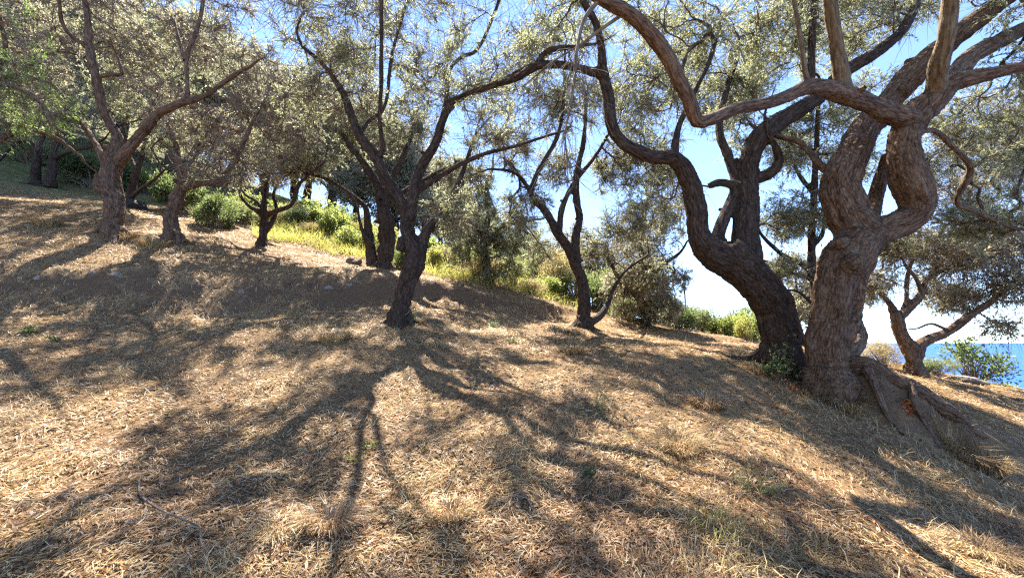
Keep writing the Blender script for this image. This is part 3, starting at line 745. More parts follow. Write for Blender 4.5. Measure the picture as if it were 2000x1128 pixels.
# the forked olive in the middle
C = [
    [(780, 616, 30, 8.0), (786, 590, 24, 8.0), (796, 552, 24, 8.0), (808, 515, 27, 8.0), (806, 480, 24, 8.0), (795, 448, 18, 8.0), (792, 412, 18, 8.0), (774, 380, 17, 8.0), (751, 345, 16, 7.95), (733, 304, 15, 7.9), (704, 269, 14, 7.85), (687, 228, 12, 7.8), (672, 187, 11, 7.7), (651, 152, 9, 7.6), (630, 125, 7, 7.5), (590, 90, 5, 7.3)],
    [(794, 430, 17, 8.0), (806, 396, 16, 8.05), (811, 363, 16, 8.1), (822, 328, 14, 8.1), (850, 281, 13, 8.1), (865, 234, 12, 8.1), (876, 211, 11, 8.1), (909, 187, 9, 8.1), (944, 174, 8, 8.0), (1000, 146, 6, 7.9), (1060, 115, 4, 7.8)],
    [(818, 508, 18, 8.0), (830, 462, 14, 8.05), (850, 425, 11, 8.1), (880, 385, 9, 8.2), (898, 350, 8, 8.3), (912, 310, 6, 8.4), (930, 260, 4, 8.5)],
    [(736, 310, 9, 7.9), (748, 290, 8, 7.8), (742, 234, 7, 7.7), (745, 146, 7, 7.5), (745, 35, 6, 7.3), (748, -60, 4, 7.1)],
    [(864, 240, 9, 8.1), (871, 193, 7, 8.2), (880, 135, 6, 8.3), (903, 111, 6, 8.35), (932, 97, 5, 8.4), (962, 35, 5, 8.5), (985, -30, 4, 8.5)],
    [(818, 370, 10, 8.1), (868, 339, 8, 7.9), (903, 319, 7, 7.8), (944, 301, 6, 7.7), (1000, 287, 5, 7.6), (1060, 268, 4, 7.5), (1100, 256, 3, 7.4)],
    [(700, 262, 7, 7.85), (720, 238, 6, 8.1), (752, 205, 6, 8.3), (766, 105, 5, 8.5), (790, 20, 4, 8.6)],
    [(800, 470, 12, 7.98), (786, 470, 14, 7.94), (781, 490, 12, 7.92)],
]
blC = [(640, 60, 7.4, 1.1, 1.0, 0.9, 42), (760, -40, 7.4, 1.3, 1.2, 0.9, 30), (900, 20, 8.4, 1.1, 1.0, 0.9, 18), (1020, 90, 8.0, 0.9, 0.9, 0.8, 16), (850, 170, 8.6, 1.0, 1.0, 0.8, 24), (700, 170, 8.0, 0.8, 0.9, 0.7, 24), (960, 270, 8.2, 0.7, 0.7, 0.5, 18), (880, 420, 8.1, 0.55, 0.5, 0.5, 22), (600, 190, 7.6, 0.7, 0.7, 0.6, 20)]
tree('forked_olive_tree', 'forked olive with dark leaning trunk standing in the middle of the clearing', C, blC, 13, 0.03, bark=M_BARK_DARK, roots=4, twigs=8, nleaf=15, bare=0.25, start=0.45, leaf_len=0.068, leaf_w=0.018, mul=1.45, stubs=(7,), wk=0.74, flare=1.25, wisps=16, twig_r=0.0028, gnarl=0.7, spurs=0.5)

# the slim olive right of the middle
D = [
    [(1138, 636, 20, 11.0), (1141, 600, 15, 11.0), (1139, 565, 14, 11.0), (1130, 528, 14, 11.0), (1111, 488, 12, 11.0), (1087, 449, 11, 10.95), (1063, 410, 9, 10.9), (1038, 380, 7, 10.8), (1050, 338, 6, 10.7), (1081, 283, 6, 10.7), (1096, 235, 5, 10.7), (1102, 163, 4, 10.7), (1104, 90, 3, 10.7)],
    [(1124, 510, 12, 11.0), (1126, 458, 11, 11.1), (1132, 428, 9, 11.2), (1126, 392, 9, 11.2), (1126, 344, 8, 11.3), (1140, 270, 6, 11.4), (1146, 190, 4, 11.5)],
    [(1092, 450, 8, 10.95), (1100, 400, 7, 11.1), (1123, 356, 6, 11.3), (1165, 301, 5, 11.4), (1188, 262, 4, 11.5)],
    [(1142, 632, 13, 11.0), (1166, 620, 10, 11.2), (1186, 596, 7, 11.5), (1200, 560, 5, 11.8), (1222, 528, 4, 12.0), (1262, 500, 3, 12.3)],
    [(1040, 382, 6, 10.8), (1020, 350, 5, 10.6), (1000, 335, 4, 10.5), (960, 330, 3, 10.4)],
]
blD = [(1080, 200, 10.8, 1.1, 0.9, 1.0, 34), (1170, 190, 11.6, 1.1, 0.9, 1.0, 40), (1290, 90, 12, 1.4, 1.0, 1.2, 36), (1000, 120, 11.5, 1.4, 1.0, 1.2, 30), (1260, 300, 11.8, 1.2, 0.9, 1.1, 56), (1330, 180, 12, 1.2, 1.0, 1.0, 40), (1030, 400, 10.9, 0.7, 0.6, 0.8, 22), (1090, 330, 11.6, 0.7, 0.7, 0.8, 20), (1200, 330, 12.2, 0.9, 0.8, 0.9, 26), (1230, 430, 12.0, 0.9, 0.7, 0.7, 34), (1170, 480, 12.2, 0.6, 0.6, 0.6, 16), (1050, 500, 11.6, 0.5, 0.5, 0.4, 8), (1310, 360, 12.4, 0.8, 0.7, 0.7, 24), (1120, 60, 11.0, 1.2, 1.0, 0.9, 24), (1000, 300, 10.8, 0.7, 0.7, 0.6, 16), (1270, 540, 12.3, 0.7, 0.6, 0.5, 20)]
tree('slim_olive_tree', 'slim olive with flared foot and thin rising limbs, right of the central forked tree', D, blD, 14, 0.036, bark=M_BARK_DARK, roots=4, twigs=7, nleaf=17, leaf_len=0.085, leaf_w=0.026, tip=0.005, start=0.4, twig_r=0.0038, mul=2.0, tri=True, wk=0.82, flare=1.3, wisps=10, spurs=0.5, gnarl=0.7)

# the two large olives at the left
E_ = [
    [(221, 450, 27, 9.8), (223, 400, 25, 9.8), (216, 350, 28, 9.8), (222, 310, 24, 9.8), (230, 280, 18, 9.8), (224, 255, 14, 9.75), (211, 235, 13, 9.7), (196, 199, 12, 9.6), (189, 154, 12, 9.5), (175, 99, 11, 9.4), (174, 50, 10, 9.3), (166, 0, 9, 9.2), (150, -70, 6, 9.0)],
    [(232, 315, 18, 9.8), (250, 294, 15, 9.7), (278, 258, 14, 9.6), (308, 226, 12, 9.5), (348, 204, 11, 9.4), (397, 189, 9, 9.3), (432, 164, 7, 9.2), (475, 135, 5, 9.1)],
    [(212, 335, 14, 9.8), (199, 305, 10, 9.85), (184, 278, 9, 9.9), (159, 238, 8, 10.0), (134, 199, 6, 10.1), (100, 160, 5, 10.2)],
    [(366, 198, 8, 9.35), (367, 170, 7, 9.3), (365, 109, 7, 9.3), (382, 65, 6, 9.3), (394, 20, 5, 9.3), (400, -40, 4, 9.2)],
    [(194, 150, 7, 9.5), (215, 146, 6, 9.4), (238, 144, 5, 9.3), (232, 120, 4, 9.2)],
    [(196, 375, 15, 9.7), (193, 362, 14, 9.65), (194, 340, 10, 9.7)],
    [(174, 95, 8, 9.4), (140, 70, 7, 9.2), (120, 40, 6, 9.0), (116, 0, 5, 8.8), (100, -60, 4, 8.6)],
    [(362, 118, 6, 9.3), (350, 80, 5, 9.3), (340, 40, 4, 9.4)],
]
blE = [(160, -20, 10.0, 1.6, 1.3, 1.1, 54), (330, 60, 10.6, 1.4, 1.2, 1.1, 54), (60, 160, 10.8, 1.4, 1.2, 1.0, 48), (250, 120, 10.8, 1.0, 1.0, 0.8, 34), (450, 110, 10.2, 1.3, 1.2, 1.0, 44), (460, -40, 9.6, 1.4, 1.2, 0.9, 36), (20, 40, 9.8, 1.4, 1.3, 1.0, 34)]
tree('spreading_olive_tree', 'broad olive on the bank, pale ridged trunk casting its shadow down the bank', E_, blE, 15, 0.038, roots=4, twigs=8, nleaf=17, leaf_len=0.08, leaf_w=0.024, leaf=M_LEAF_DRY, bare=0.35, start=0.4, twig_r=0.0042, mul=1.05, tri=True, stubs=(5,), wk=0.86, flare=1.2, wisps=18, gnarl=0.8, spurs=0.6)

F_ = [
    [(338, 462, 24, 10.5), (334, 425, 17, 10.5), (346, 384, 16, 10.5), (357, 355, 15, 10.5), (350, 318, 9, 10.55), (343, 278, 8, 10.6), (325, 240, 6, 10.7), (300, 200, 4, 10.8)],
    [(355, 366, 11, 10.5), (387, 360, 9, 10.3), (427, 352, 8, 10.1), (457, 318, 7, 10.0), (477, 278, 6, 9.9), (494, 235, 5, 9.8), (520, 190, 3, 9.7)],
    [(357, 350, 10, 10.5), (367, 318, 8, 10.6), (397, 288, 7, 10.7), (427, 268, 6, 10.8), (470, 256, 5, 10.9), (520, 240, 3, 11.0)],
    [(362, 330, 8, 10.55), (380, 290, 7, 10.7), (422, 238, 6, 11.0), (452, 195, 5, 11.2), (480, 140, 3, 11.4)],
]
blF = [(400, 250, 10.4, 1.2, 1.0, 0.8, 44), (500, 200, 10.0, 1.2, 1.1, 1.0, 44), (310, 200, 10.8, 1.0, 0.9, 0.8, 26), (480, 320, 10.0, 0.8, 0.7, 0.5, 24), (560, 260, 10.4, 0.8, 0.8, 0.7, 22), (400, 330, 10.3, 0.8, 0.7, 0.4, 16)]
tree('curved_olive_tree', 'twiggy olive with curved trunk, next to the broad olive on the bank', F_, blF, 16, 0.038, roots=4, twigs=9, nleaf=14, leaf_len=0.08, leaf_w=0.024, leaf=M_LEAF_DRY, bare=0.5, start=0.4, twig_r=0.0042, mul=1.15, tri=True, wk=0.86, flare=1.2, wisps=16, spurs=0.6)

G = [
    [(512, 480, 13, 13), (514, 450, 10, 13), (515, 425, 9, 13), (516, 400, 7, 13), (518, 374, 6, 13), (528, 333, 4, 13.1), (535, 290, 3, 13.2)],
    [(514, 420, 8, 13), (500, 410, 6, 12.9), (486, 402, 5, 12.8), (468, 377, 5, 12.7), (473, 345, 4, 12.6), (460, 310, 3, 12.5)],
    [(514, 408, 6, 13), (500, 392, 5, 13.2), (480, 380, 4, 13.4), (466, 362, 3, 13.6)],
    [(516, 422, 8, 13), (542, 411, 7, 12.9), (570, 398, 6, 12.8), (582, 363, 5, 12.7), (600, 345, 4, 12.6), (630, 320, 3, 12.5)],
    [(518, 452, 7, 13.05), (530, 435, 6, 13.2), (540, 408, 5, 13.4), (534, 380, 4, 13.6), (545, 350, 3, 13.7)],
]
blG = [(520, 300, 13.2, 1.2, 1.2, 0.7, 44), (610, 310, 12.8, 0.9, 0.9, 0.6, 26), (450, 300, 13, 0.9, 0.9, 0.6, 26), (540, 340, 13, 1.2, 1.0, 0.4, 20)]
tree('small_olive_tree', 'small young olive with candelabra limbs on the upper terrace', G, blG, 17, 0.036, bark=M_BARK_DARK, roots=3, twigs=8, nleaf=14, leaf_len=0.09, leaf_w=0.03, bare=0.25, start=0.4, twig_r=0.0045, tip=0.006, mul=1.6, tri=True, wk=0.86, wisps=8)

H = [
    [(752, 524, 22, 13.5), (754, 485, 20, 13.5), (755, 440, 20, 13.5), (746, 400, 15, 13.5), (742, 372, 11, 13.5), (716, 328, 9, 13.4), (681, 281, 7, 13.2), (646, 222, 6, 13.0), (616, 164, 5, 12.8), (600, 110, 3, 12.7)],
    [(730, 520, 15, 13.6), (724, 480, 13, 13.6), (720, 450, 11, 13.6), (716, 410, 8, 13.6), (700, 392, 7, 13.4), (675, 372, 6, 13.2), (634, 348, 5, 13.0), (575, 336, 4, 12.8), (530, 340, 3, 12.6)],
    [(752, 400, 12, 13.5), (758, 368, 10, 13.6), (776, 328, 8, 13.8), (798, 281, 6, 14), (815, 220, 4, 14.2)],
    [(750, 410, 9, 13.5), (780, 380, 8, 13.8), (830, 350, 6, 14.2), (890, 320, 4, 14.6)],
    [(728, 480, 8, 13.5), (712, 462, 6, 13.3), (702, 430, 4, 13.2)],
]
blH = [(640, 230, 13.0, 1.4, 1.3, 1.1, 46), (720, 260, 13.4, 1.3, 1.2, 1.0, 40), (800, 250, 14, 1.4, 1.3, 1.1, 46), (900, 330, 14.5, 1.1, 1.0, 0.8, 30), (590, 320, 12.8, 0.9, 0.8, 0.5, 22), (660, 120, 13, 1.4, 1.3, 1.0, 30), (840, 130, 14.5, 1.6, 1.3, 1.2, 34), (960, 200, 15, 1.4, 1.2, 1.1, 30), (740, 40, 14, 1.6, 1.4, 1.0, 26)]
tree('double_olive_tree', 'twin-trunked dark olive above the bank, behind the central forked tree', H, blH, 18, 0.042, bark=M_BARK_DARK, roots=4, twigs=8, nleaf=15, leaf_len=0.095, leaf_w=0.032, start=0.4, twig_r=0.0042, tip=0.006, mul=1.55, tri=True, wk=0.8, flare=1.2, wisps=16)

I_ = [
    [(72, 366, 15, 16), (70, 330, 12, 16), (72, 300, 9, 16), (60, 280, 7, 16), (36, 276, 6, 15.9), (10, 300, 5, 15.8), (-20, 330, 4, 15.7)],
    [(98, 368, 15, 16.1), (100, 330, 12, 16.1), (104, 300, 9, 16.1), (112, 270, 7, 16.2), (130, 230, 5, 16.3), (140, 180, 4, 16.4)],
    [(106, 310, 7, 16.1), (120, 303, 6, 16), (149, 293, 5, 15.9), (176, 287, 4, 15.8), (205, 270, 3, 15.7)],
    [(72, 300, 7, 16), (84, 270, 6, 16.1), (80, 230, 5, 16.2), (66, 180, 4, 16.3)],
]
blI = [(90, 190, 16.3, 1.8, 1.6, 1.2, 50), (10, 220, 16, 1.4, 1.3, 1.0, 30), (170, 220, 16, 1.4, 1.3, 1.0, 34), (60, 60, 16.5, 2.2, 1.8, 1.3, 40)]
tree('distant_olive_tree', 'far olive of clustered trunks and arching limbs, highest up the slope', I_, blI, 19, 0.05, bark=M_BARK_DARK, roots=3, twigs=8, nleaf=14, leaf_len=0.11, leaf_w=0.04, leaf=M_LEAF_DRY, start=0.4, twig_r=0.004, tip=0.007, mul=2, tri=True)

J_ = [
    [(252, 398, 11, 14), (256, 375, 10, 14), (266, 340, 9, 14), (278, 300, 7, 14.1), (290, 255, 5, 14.2), (300, 200, 4, 14.3)],
    [(256, 386, 7, 14), (280, 366, 5, 13.8), (302, 350, 4, 13.7), (318, 335, 3, 13.6)],
    [(268, 335, 6, 14), (252, 300, 5, 14.3), (240, 250, 4, 14.5)],
]
blJ = [(300, 200, 14.4, 1.6, 1.5, 1.2, 46), (240, 180, 14.6, 1.4, 1.3, 1.1, 30), (340, 270, 14, 1.2, 1.0, 0.8, 24), (360, 120, 14.6, 1.6, 1.4, 1.1, 30)]
tree('shaded_olive_tree', 'slanting olive trunk half hidden behind the broad olive on the bank', J_, blJ, 20, 0.05, bark=M_BARK_DARK, roots=3, twigs=8, nleaf=14, leaf_len=0.11, leaf_w=0.038, start=0.4, twig_r=0.004, tip=0.007, mul=2, tri=True)

K_ = [
    [(1788, 728, 20, 9.5), (1784, 700, 20, 9.5), (1776, 675, 20, 9.5), (1760, 650, 17, 9.5), (1750, 616, 14, 9.5), (1736, 590, 8, 9.6), (1712, 565, 6, 9.7), (1680, 540, 4, 9.8)],
    [(1786, 695, 17, 9.5), (1804, 668, 15, 9.45), (1851, 648, 13, 9.4), (1893, 615, 12, 9.3), (1930, 592, 10, 9.2), (1956, 572, 7, 9.1), (1990, 540, 4, 9.0)],
    [(1752, 622, 12, 9.5), (1773, 604, 11, 9.5), (1800, 572, 9, 9.5), (1812, 545, 7, 9.6), (1861, 516, 6, 9.7), (1903, 480, 4, 9.8), (1930, 430, 3, 9.9)],
    [(1762, 612, 8, 9.5), (1769, 588, 7, 9.55), (1773, 536, 6, 9.6), (1788, 492, 4, 9.7), (1800, 440, 3, 9.8)],
    [(1800, 572, 6, 9.5), (1790, 545, 5, 9.4), (1770, 520, 4, 9.3)],
    [(1855, 646, 5, 9.4), (1820, 632, 4, 9.35), (1795, 640, 3, 9.3)],
]
blK = [(1860, 500, 9.6, 1.0, 0.9, 0.7, 40), (1960, 480, 9.4, 1.0, 0.9, 0.8, 44), (1760, 480, 9.8, 0.8, 0.8, 0.6, 24), (1990, 560, 9.0, 0.6, 0.6, 0.4, 20), (1700, 550, 9.8, 0.5, 0.5, 0.4, 12), (1870, 590, 9.6, 0.4, 0.5, 0.3, 10), (1900, 350, 10, 1.6, 1.2, 1.0, 46), (2030, 300, 9.6, 1.2, 1.0, 1.0, 24), (1840, 570, 10.4, 0.7, 0.6, 0.4, 16), (1920, 250, 10.6, 1.6, 1.2, 1.0, 40), (1960, 640, 9.6, 0.4, 0.4, 0.2, 7)]
tree('seaside_olive_tree', 'olive forked low with a long limb reaching over the blue sea', K_, blK, 21, 0.036, roots=3, twigs=8, nleaf=17, leaf_len=0.08, leaf_w=0.024, leaf=M_LEAF_DRY, start=0.4, twig_r=0.0036, mul=2.1, tri=True, wisps=14, spurs=0.5, gnarl=0.7)

L_ = [
    [(1598, 690, 12, 9.2), (1596, 620, 11, 9.2), (1588, 540, 11, 9.2), (1585, 478, 10, 9.2), (1588, 400, 9, 9.2), (1592, 330, 8, 9.2), (1596, 250, 6, 9.3), (1600, 160, 4, 9.4)],
    [(1586, 530, 8, 9.2), (1560, 512, 7, 9.1), (1529, 497, 6, 9.0), (1487, 458, 4, 8.9), (1470, 420, 3, 8.8)],
    [(1588, 545, 6, 9.2), (1550, 535, 5, 9.3), (1510, 515, 4, 9.4), (1480, 505, 3, 9.5)],
    [(1588, 480, 6, 9.2), (1605, 460, 6, 9.1), (1612, 440, 5, 9.0), (1640, 420, 4, 8.9)],
    [(1590, 380, 6, 9.2), (1560, 340, 5, 9.4), (1540, 290, 4, 9.6)],
    [(1594, 600, 5, 9.2), (1560, 570, 4, 9.1), (1530, 566, 3, 9.0)],
]
blL = [(1540, 420, 9.2, 0.9, 0.8, 0.6, 36), (1520, 530, 9.2, 0.6, 0.6, 0.3, 18), (1590, 250, 9.6, 1.1, 0.9, 0.9, 40), (1660, 330, 9.6, 0.9, 0.8, 0.7, 26), (1720, 470, 9.4, 0.7, 0.6, 0.5, 18), (1540, 280, 9.8, 0.8, 0.7, 0.6, 18), (1500, 130, 10.6, 1.2, 1.0, 1.0, 34), (1620, 70, 10.6, 1.3, 1.0, 1.0, 30), (1400, 210, 11, 0.9, 0.8, 0.8, 18), (1730, 200, 10.4, 1.2, 0.9, 1.0, 26), (1700, 560, 10.6, 0.7, 0.6, 0.5, 16)]
tree('slender_olive_tree', 'thin upright olive seen between the two great trunks', L_, blL, 22, 0.036, bark=M_BARK_DARK, roots=3, twigs=8, nleaf=17, leaf_len=0.08, leaf_w=0.024, start=0.4, twig_r=0.003, mul=2.2, tri=True)

N_ = [
    [(-120, 440, 24, 9.4), (-110, 380, 20, 9.4), (-70, 320, 17, 9.4), (-20, 285, 13, 9.5), (20, 264, 11, 9.6), (66, 257, 9, 9.8), (110, 270, 6, 10.0), (150, 300, 4, 10.2)],
    [(-80, 330, 15, 9.4), (-60, 240, 12, 9.2), (-20, 160, 10, 9.0), (10, 100, 8, 8.8), (0, 40, 6, 8.6)],
    [(-20, 160, 8, 9.0), (30, 170, 7, 8.8), (80, 200, 5, 8.6), (110, 250, 3, 8.5)],
]
blN = [(30, 195, 9.0, 1.1, 1.0, 0.8, 50), (-20, 60, 8.6, 1.0, 1.1, 1.0, 24), (-40, 240, 9.2, 1.0, 0.9, 0.7, 20), (70, 130, 8.8, 0.7, 0.7, 0.5, 12)]
tree('leafy_olive_tree', 'olive cut by the frame at far left, drooping deep green leaves', N_, blN, 23, 0.04, roots=3, twigs=8, nleaf=17, leaf_len=0.075, leaf_w=0.02, leaf=M_LEAF_GREEN, start=0.4, twig_r=0.0036, mul=1.3, tri=True, wisps=6)

# leafy trees behind, low crowned
O_ = [
    [(955, 560, 12, 15.5), (950, 520, 10, 15.5), (945, 470, 9, 15.5), (955, 420, 7, 15.5), (950, 360, 5, 15.5)],
    [(948, 480, 7, 15.5), (985, 440, 6, 15.2), (1020, 430, 4, 15.0)],
    [(946, 470, 7, 15.5), (915, 430, 5, 15.3), (890, 410, 4, 15.2)],
]
blO = [(940, 430, 15.2, 1.8, 1.3, 1.3, 80), (990, 480, 15, 1.2, 1.0, 1.0, 44), (900, 480, 15, 0.9, 0.8, 0.9, 24), (920, 350, 15.6, 1.4, 1.2, 0.8, 30), (960, 540, 15, 0.7, 0.7, 0.5, 14)]
tree('weeping_olive_tree', 'bushy olive with weeping dark foliage between the central and slim trees', O_, blO, 24, 0.05, bark=M_BARK_DARK, roots=3, twigs=9, nleaf=15, leaf_len=0.1, leaf_w=0.034, droop=0.9, leaf=M_LEAF, start=0.3, twig_r=0.0035, tip=0.006, bare=0.05, mul=1.7, tri=True)
Q_ = [
    [(1262, 645, 12, 14.0), (1258, 610, 10, 14.0), (1250, 570, 9, 14.0), (1256, 520, 8, 14.0), (1250, 470, 6, 14.0), (1262, 400, 4, 14.0)],
    [(1254, 590, 7, 14.0), (1215, 550, 5, 13.8), (1195, 520, 4, 13.6)],
    [(1254, 560, 7, 14.0), (1290, 520, 5, 13.8), (1320, 500, 4, 13.7)],
]
blQ = [(1235, 560, 13.7, 1.2, 0.9, 1.0, 66), (1290, 540, 13.8, 0.9, 0.8, 0.9, 40), (1240, 470, 14, 1.1, 1.0, 0.8, 36), (1290, 600, 13.8, 0.9, 0.7, 0.5, 26), (1300, 430, 14, 0.9, 0.9, 0.9, 24)]
tree('rounded_olive_tree', 'low rounded olive with foliage near to the ground behind the slim tree', Q_, blQ, 25, 0.05, bark=M_BARK_DARK, roots=3, twigs=9, nleaf=15, leaf_len=0.095, leaf_w=0.032, droop=0.5, leaf=M_LEAF_DRY, start=0.3, twig_r=0.0035, tip=0.006, bare=0.05, mul=1.7, tri=True)

# trees standing behind, up the hillside: three kinds, copied
def hill_tree(name, label, seed, leaf, h):
    rng = np.random.default_rng(seed)
    L0 = catmull([[0, 0, -0.4, 0.24], [0.05, 0, 0.0, 0.2], [0.12, 0.06, h * 0.2, 0.16], [-0.05, 0.1, h * 0.38, 0.12], [0.1, 0.05, h * 0.6, 0.07], [0, 0, h * 0.85, 0.03]], 0.15)
    limbs = [L0]
    for k in range(5):
        a = k * 1.256 + rng.random(); z0 = h * (0.2 + 0.05 * k); ln = h * 0.36
        limbs.append(catmull([[0.06, 0.06, z0, 0.09], [math.cos(a) * ln * 0.45, math.sin(a) * ln * 0.45, z0 + h * 0.12, 0.06], [math.cos(a) * ln, math.sin(a) * ln, z0 + h * 0.3, 0.025]], 0.15))
    root = thing(name, label, 'tree', (0, 0, 0), 'trees behind on the hillside')
    woody(root, limbs, 0.06, M_BARK_DARK, rng)
    bl = [(None, (0, 0, h * 0.62), 0, h * 0.36, h * 0.36, h * 0.3, 130), (None, (h * 0.2, -h * 0.1, h * 0.45), 0, h * 0.24, h * 0.24, h * 0.16, 40), (None, (-h * 0.2, -h * 0.12, h * 0.42), 0, h * 0.24, h * 0.24, h * 0.16, 40), (None, (0, -h * 0.2, h * 0.6), 0, h * 0.24, h * 0.2, h * 0.2, 40)]
    crown(root, limbs, bl, rng, leaf, twigs=8, nleaf=10, tw_len=0.5, leaf_len=0.17, leaf_w=0.065, mul=1.25, tri=True, twig_r=0.006, tip=0.009, bare=0.05, start=0.3)
    return root
HT = [hill_tree('hillside_olive_tree', 'hillside tree farthest up the slope behind the clustered trunks', 41, M_LEAF_DRY, 7.0),
      hill_tree('hillside_olive_tree', 'greener hillside tree rising behind the slanting trunk', 42, M_LEAF, 7.5),
      hill_tree('hillside_olive_tree', 'grey-green hillside tree behind the small candelabra olive', 43, M_LEAF_DRY, 6.5)]
spots = [(60, 22, 0, 1.6), (300, 23, 1, 1.6), (500, 29, 2, 1.8), (-120, 20, 1, 1.5), (180, 27, 2, 1.9), (400, 27, 0, 1.8), (640, 29, 1, 1.8), (760, 30, 2, 1.7), (-60, 30, 0, 1.8), (330, 34, 1, 2.0), (560, 37, 0, 2.0), (860, 33, 0, 1.35), (690, 38, 2, 1.9), (940, 30, 1, 0.95), (580, 33, 1, 1.7), (820, 29, 0, 1.3), (440, 32, 2, 1.8), (1130, 21, 2, 0.72), (1235, 20, 0, 0.68), (1560, 16, 2, 0.72), (1040, 24, 1, 0.7)]
hl = [None, None, None, 'leafy hillside tree at the frame edge behind the left olives', 'tall grey hillside tree behind the broad olive crown', 'hillside tree filling the gap behind the twiggy curved olive', 'dark hillside tree above the bright bushes left of the twin trunks', 'hillside tree directly behind the twin-trunked olive', 'hillside tree behind the highest clustered trunks at the edge', 'tallest hillside tree, second row behind the broad olive', 'pale hillside tree, second row behind the candelabra olive', 'smaller hillside tree behind the central forked olive crown', 'hillside tree on the ridge, second row behind the twin trunks', 'lowest hillside tree behind the weeping foliage', 'nearest hillside tree, over the bright bushes right of the candelabra olive', 'hillside tree showing right of the central trunk', 'hillside tree just behind the curved olive twigs', 'olive crown on the skyline behind the slim olive', 'olive crown on the skyline behind the low rounded olive', 'small olive on the slope seen past the leaning dark trunk', 'distant olive between the weeping foliage and slim tree']
rs = np.random.default_rng(5)
for i, (u, d, k, s) in enumerate(spots):
    x = (u - 1000) / FPX * d
    loc = (x, d, float(gz(x, d)))
    if i < 3:
        HT[k].location = loc; HT[k].scale = (s,) * 3; HT[k].rotation_euler = (0, 0, rs.random() * 6)
    else:
        dup(HT[k], hl[i], loc, rs.random() * 6.28, s)

# ------------------------------------------------------------------ dead branch hanging from the great olive's reaching limb
rng = np.random.default_rng(77)
great = [o for o in COL.objects if o.name == 'gnarled_olive_tree'][0]
def hang(rows, n, sprd, name):
    L = limb(rows, 0.08)
    pts = [L[:, :3]]; rad = [L[:, 3]]
    V, Fq, pp, al = tubes(L[None, :, :3], L[None, :, 3], 7)
    vs, fs, ps, als = [V], [Fq], [pp], [al]; o = len(V)
    k = rng.integers(int(len(L) * 0.25), len(L), n)
    p = L[k, :3]
    ln = 0.25 + 0.75 * rng.random(n)
    d = norm(rng.normal(size=(n, 3)) * sprd + np.array([0, 0, -0.6])); P0 = [p]
    for q in range(5):
        d = norm(d + rng.normal(size=(n, 3)) * 0.3 + np.array([0, 0, -0.22]))
        P0.append(P0[-1] + d * (ln / 5)[:, None])
    TP = np.stack(P0, 1)
    TR = np.linspace(1, 0.35, 6)[None] * (0.002 + 0.003 * rng.random((n, 1)))
    V, Fq, pp, al = tubes(TP, TR, 4)
    vs.append(V); fs.append(Fq + o); ps.append(pp); als.append(al)
    me = mesh_np(name, np.vstack(vs), np.vstack(fs), M_DEAD, attrs={'perp': ('FLOAT_VECTOR', np.vstack(ps)), 'along': ('FLOAT', np.concatenate(als))})
    ob = link(name, me, great)
    ob.location = -great.location
    ob['label'] = 'pale dead branch hanging with bare drooping twigs'
M_DEAD = bark_material('dead_wood', (0.08, 0.06, 0.045), (0.17, 0.135, 0.105), (0.27, 0.225, 0.18), (0.24, 0.2, 0.16), 1.0, 0.3)
hang([(1170, 0, 6, 4.0), (1140, 40, 5, 3.95), (1127, 95, 4, 3.9), (1122, 150, 4, 3.9), (1113, 215, 3, 3.9), (1104, 260, 2.4, 3.9), (1108, 310, 1.6, 3.9)], 80, 0.45, 'hanging_dead_branch')
hang([(1222, 24, 5, 4.1), (1170, 60, 4, 4.2), (1130, 90, 3, 4.3), (1080, 120, 2.4, 4.4), (1020, 170, 1.6, 4.5)], 40, 0.6, 'hanging_dead_branch')

# ------------------------------------------------------------------ bushes
def make_bush(name, label, seed, leaf, n, leaf_len, leaf_w, loc, scale, rotz=0.0):
    rng = np.random.default_rng(seed)
    root = thing(name, label, 'bush', loc, 'bushes at the edge of the grove', rotz)
    root.scale = scale
    lob = norm(rng.normal(size=(9, 3))) * 0.55; lob[:, 2] = np.abs(lob[:, 2]) * 0.9 + 0.25
    lr = 0.24 + 0.26 * rng.random(9)
    ns = 60
    k = rng.integers(0, 9, ns)
    tips = lob[k] + norm(rng.normal(size=(ns, 3))) * (lr[k] * 0.8)[:, None]; tips[:, 2] = np.maximum(tips[:, 2], 0.08)
    b = rng.normal(size=(ns, 3)) * 0.06; b[:, 2] = -0.1
    s = np.linspace(0, 1, 4)[None, :, None]
    TP = b[:, None] * (1 - s) + tips[:, None] * s + np.array([0, 0, 0.12]) * np.sin(s * math.pi)
    V, Fq, pp, al = tubes(TP, np.linspace(1, 0.3, 4)[None] * np.full((ns, 1), 0.014), 3)
    link('stems', mesh_np('stems', V, Fq, M_TWIG, attrs={'perp': ('FLOAT_VECTOR', pp), 'along': ('FLOAT', al)}), root, 'stuff')
    k = rng.integers(0, 9, n)
    dr = norm(rng.normal(size=(n, 3)))
    lump = 0.75 + 0.5 * np.array([mnoise.noise(Vector(x * 3.1 + q)) for x, q in zip(dr, k)])
    p = lob[k] + dr * (lr[k] * lump * (rng.random(n) ** (1 / 3.5) + 0.35 * np.maximum(0, rng.normal(size=n) - 0.6)))[:, None]
    sel = p[:, 2] > 0.0; p, dr = p[sel], dr[sel]; m = len(p)
    ld = norm(dr * 0.7 + rng.normal(size=(m, 3)) * 0.6 + np.array([0, 0, 0.35]))
    sd = norm(np.cross(ld, rng.normal(size=(m, 3)) * 0.7 + np.array([0, 0, 1.0])))
    sc = 0.6 + 0.7 * rng.random(m)
    V, Fl = leaves_mesh(p, ld, sd, leaf_len * sc, leaf_w * sc)
    link('foliage', mesh_np('foliage', V, Fl, leaf, smooth=False), root, 'stuff')
    return root
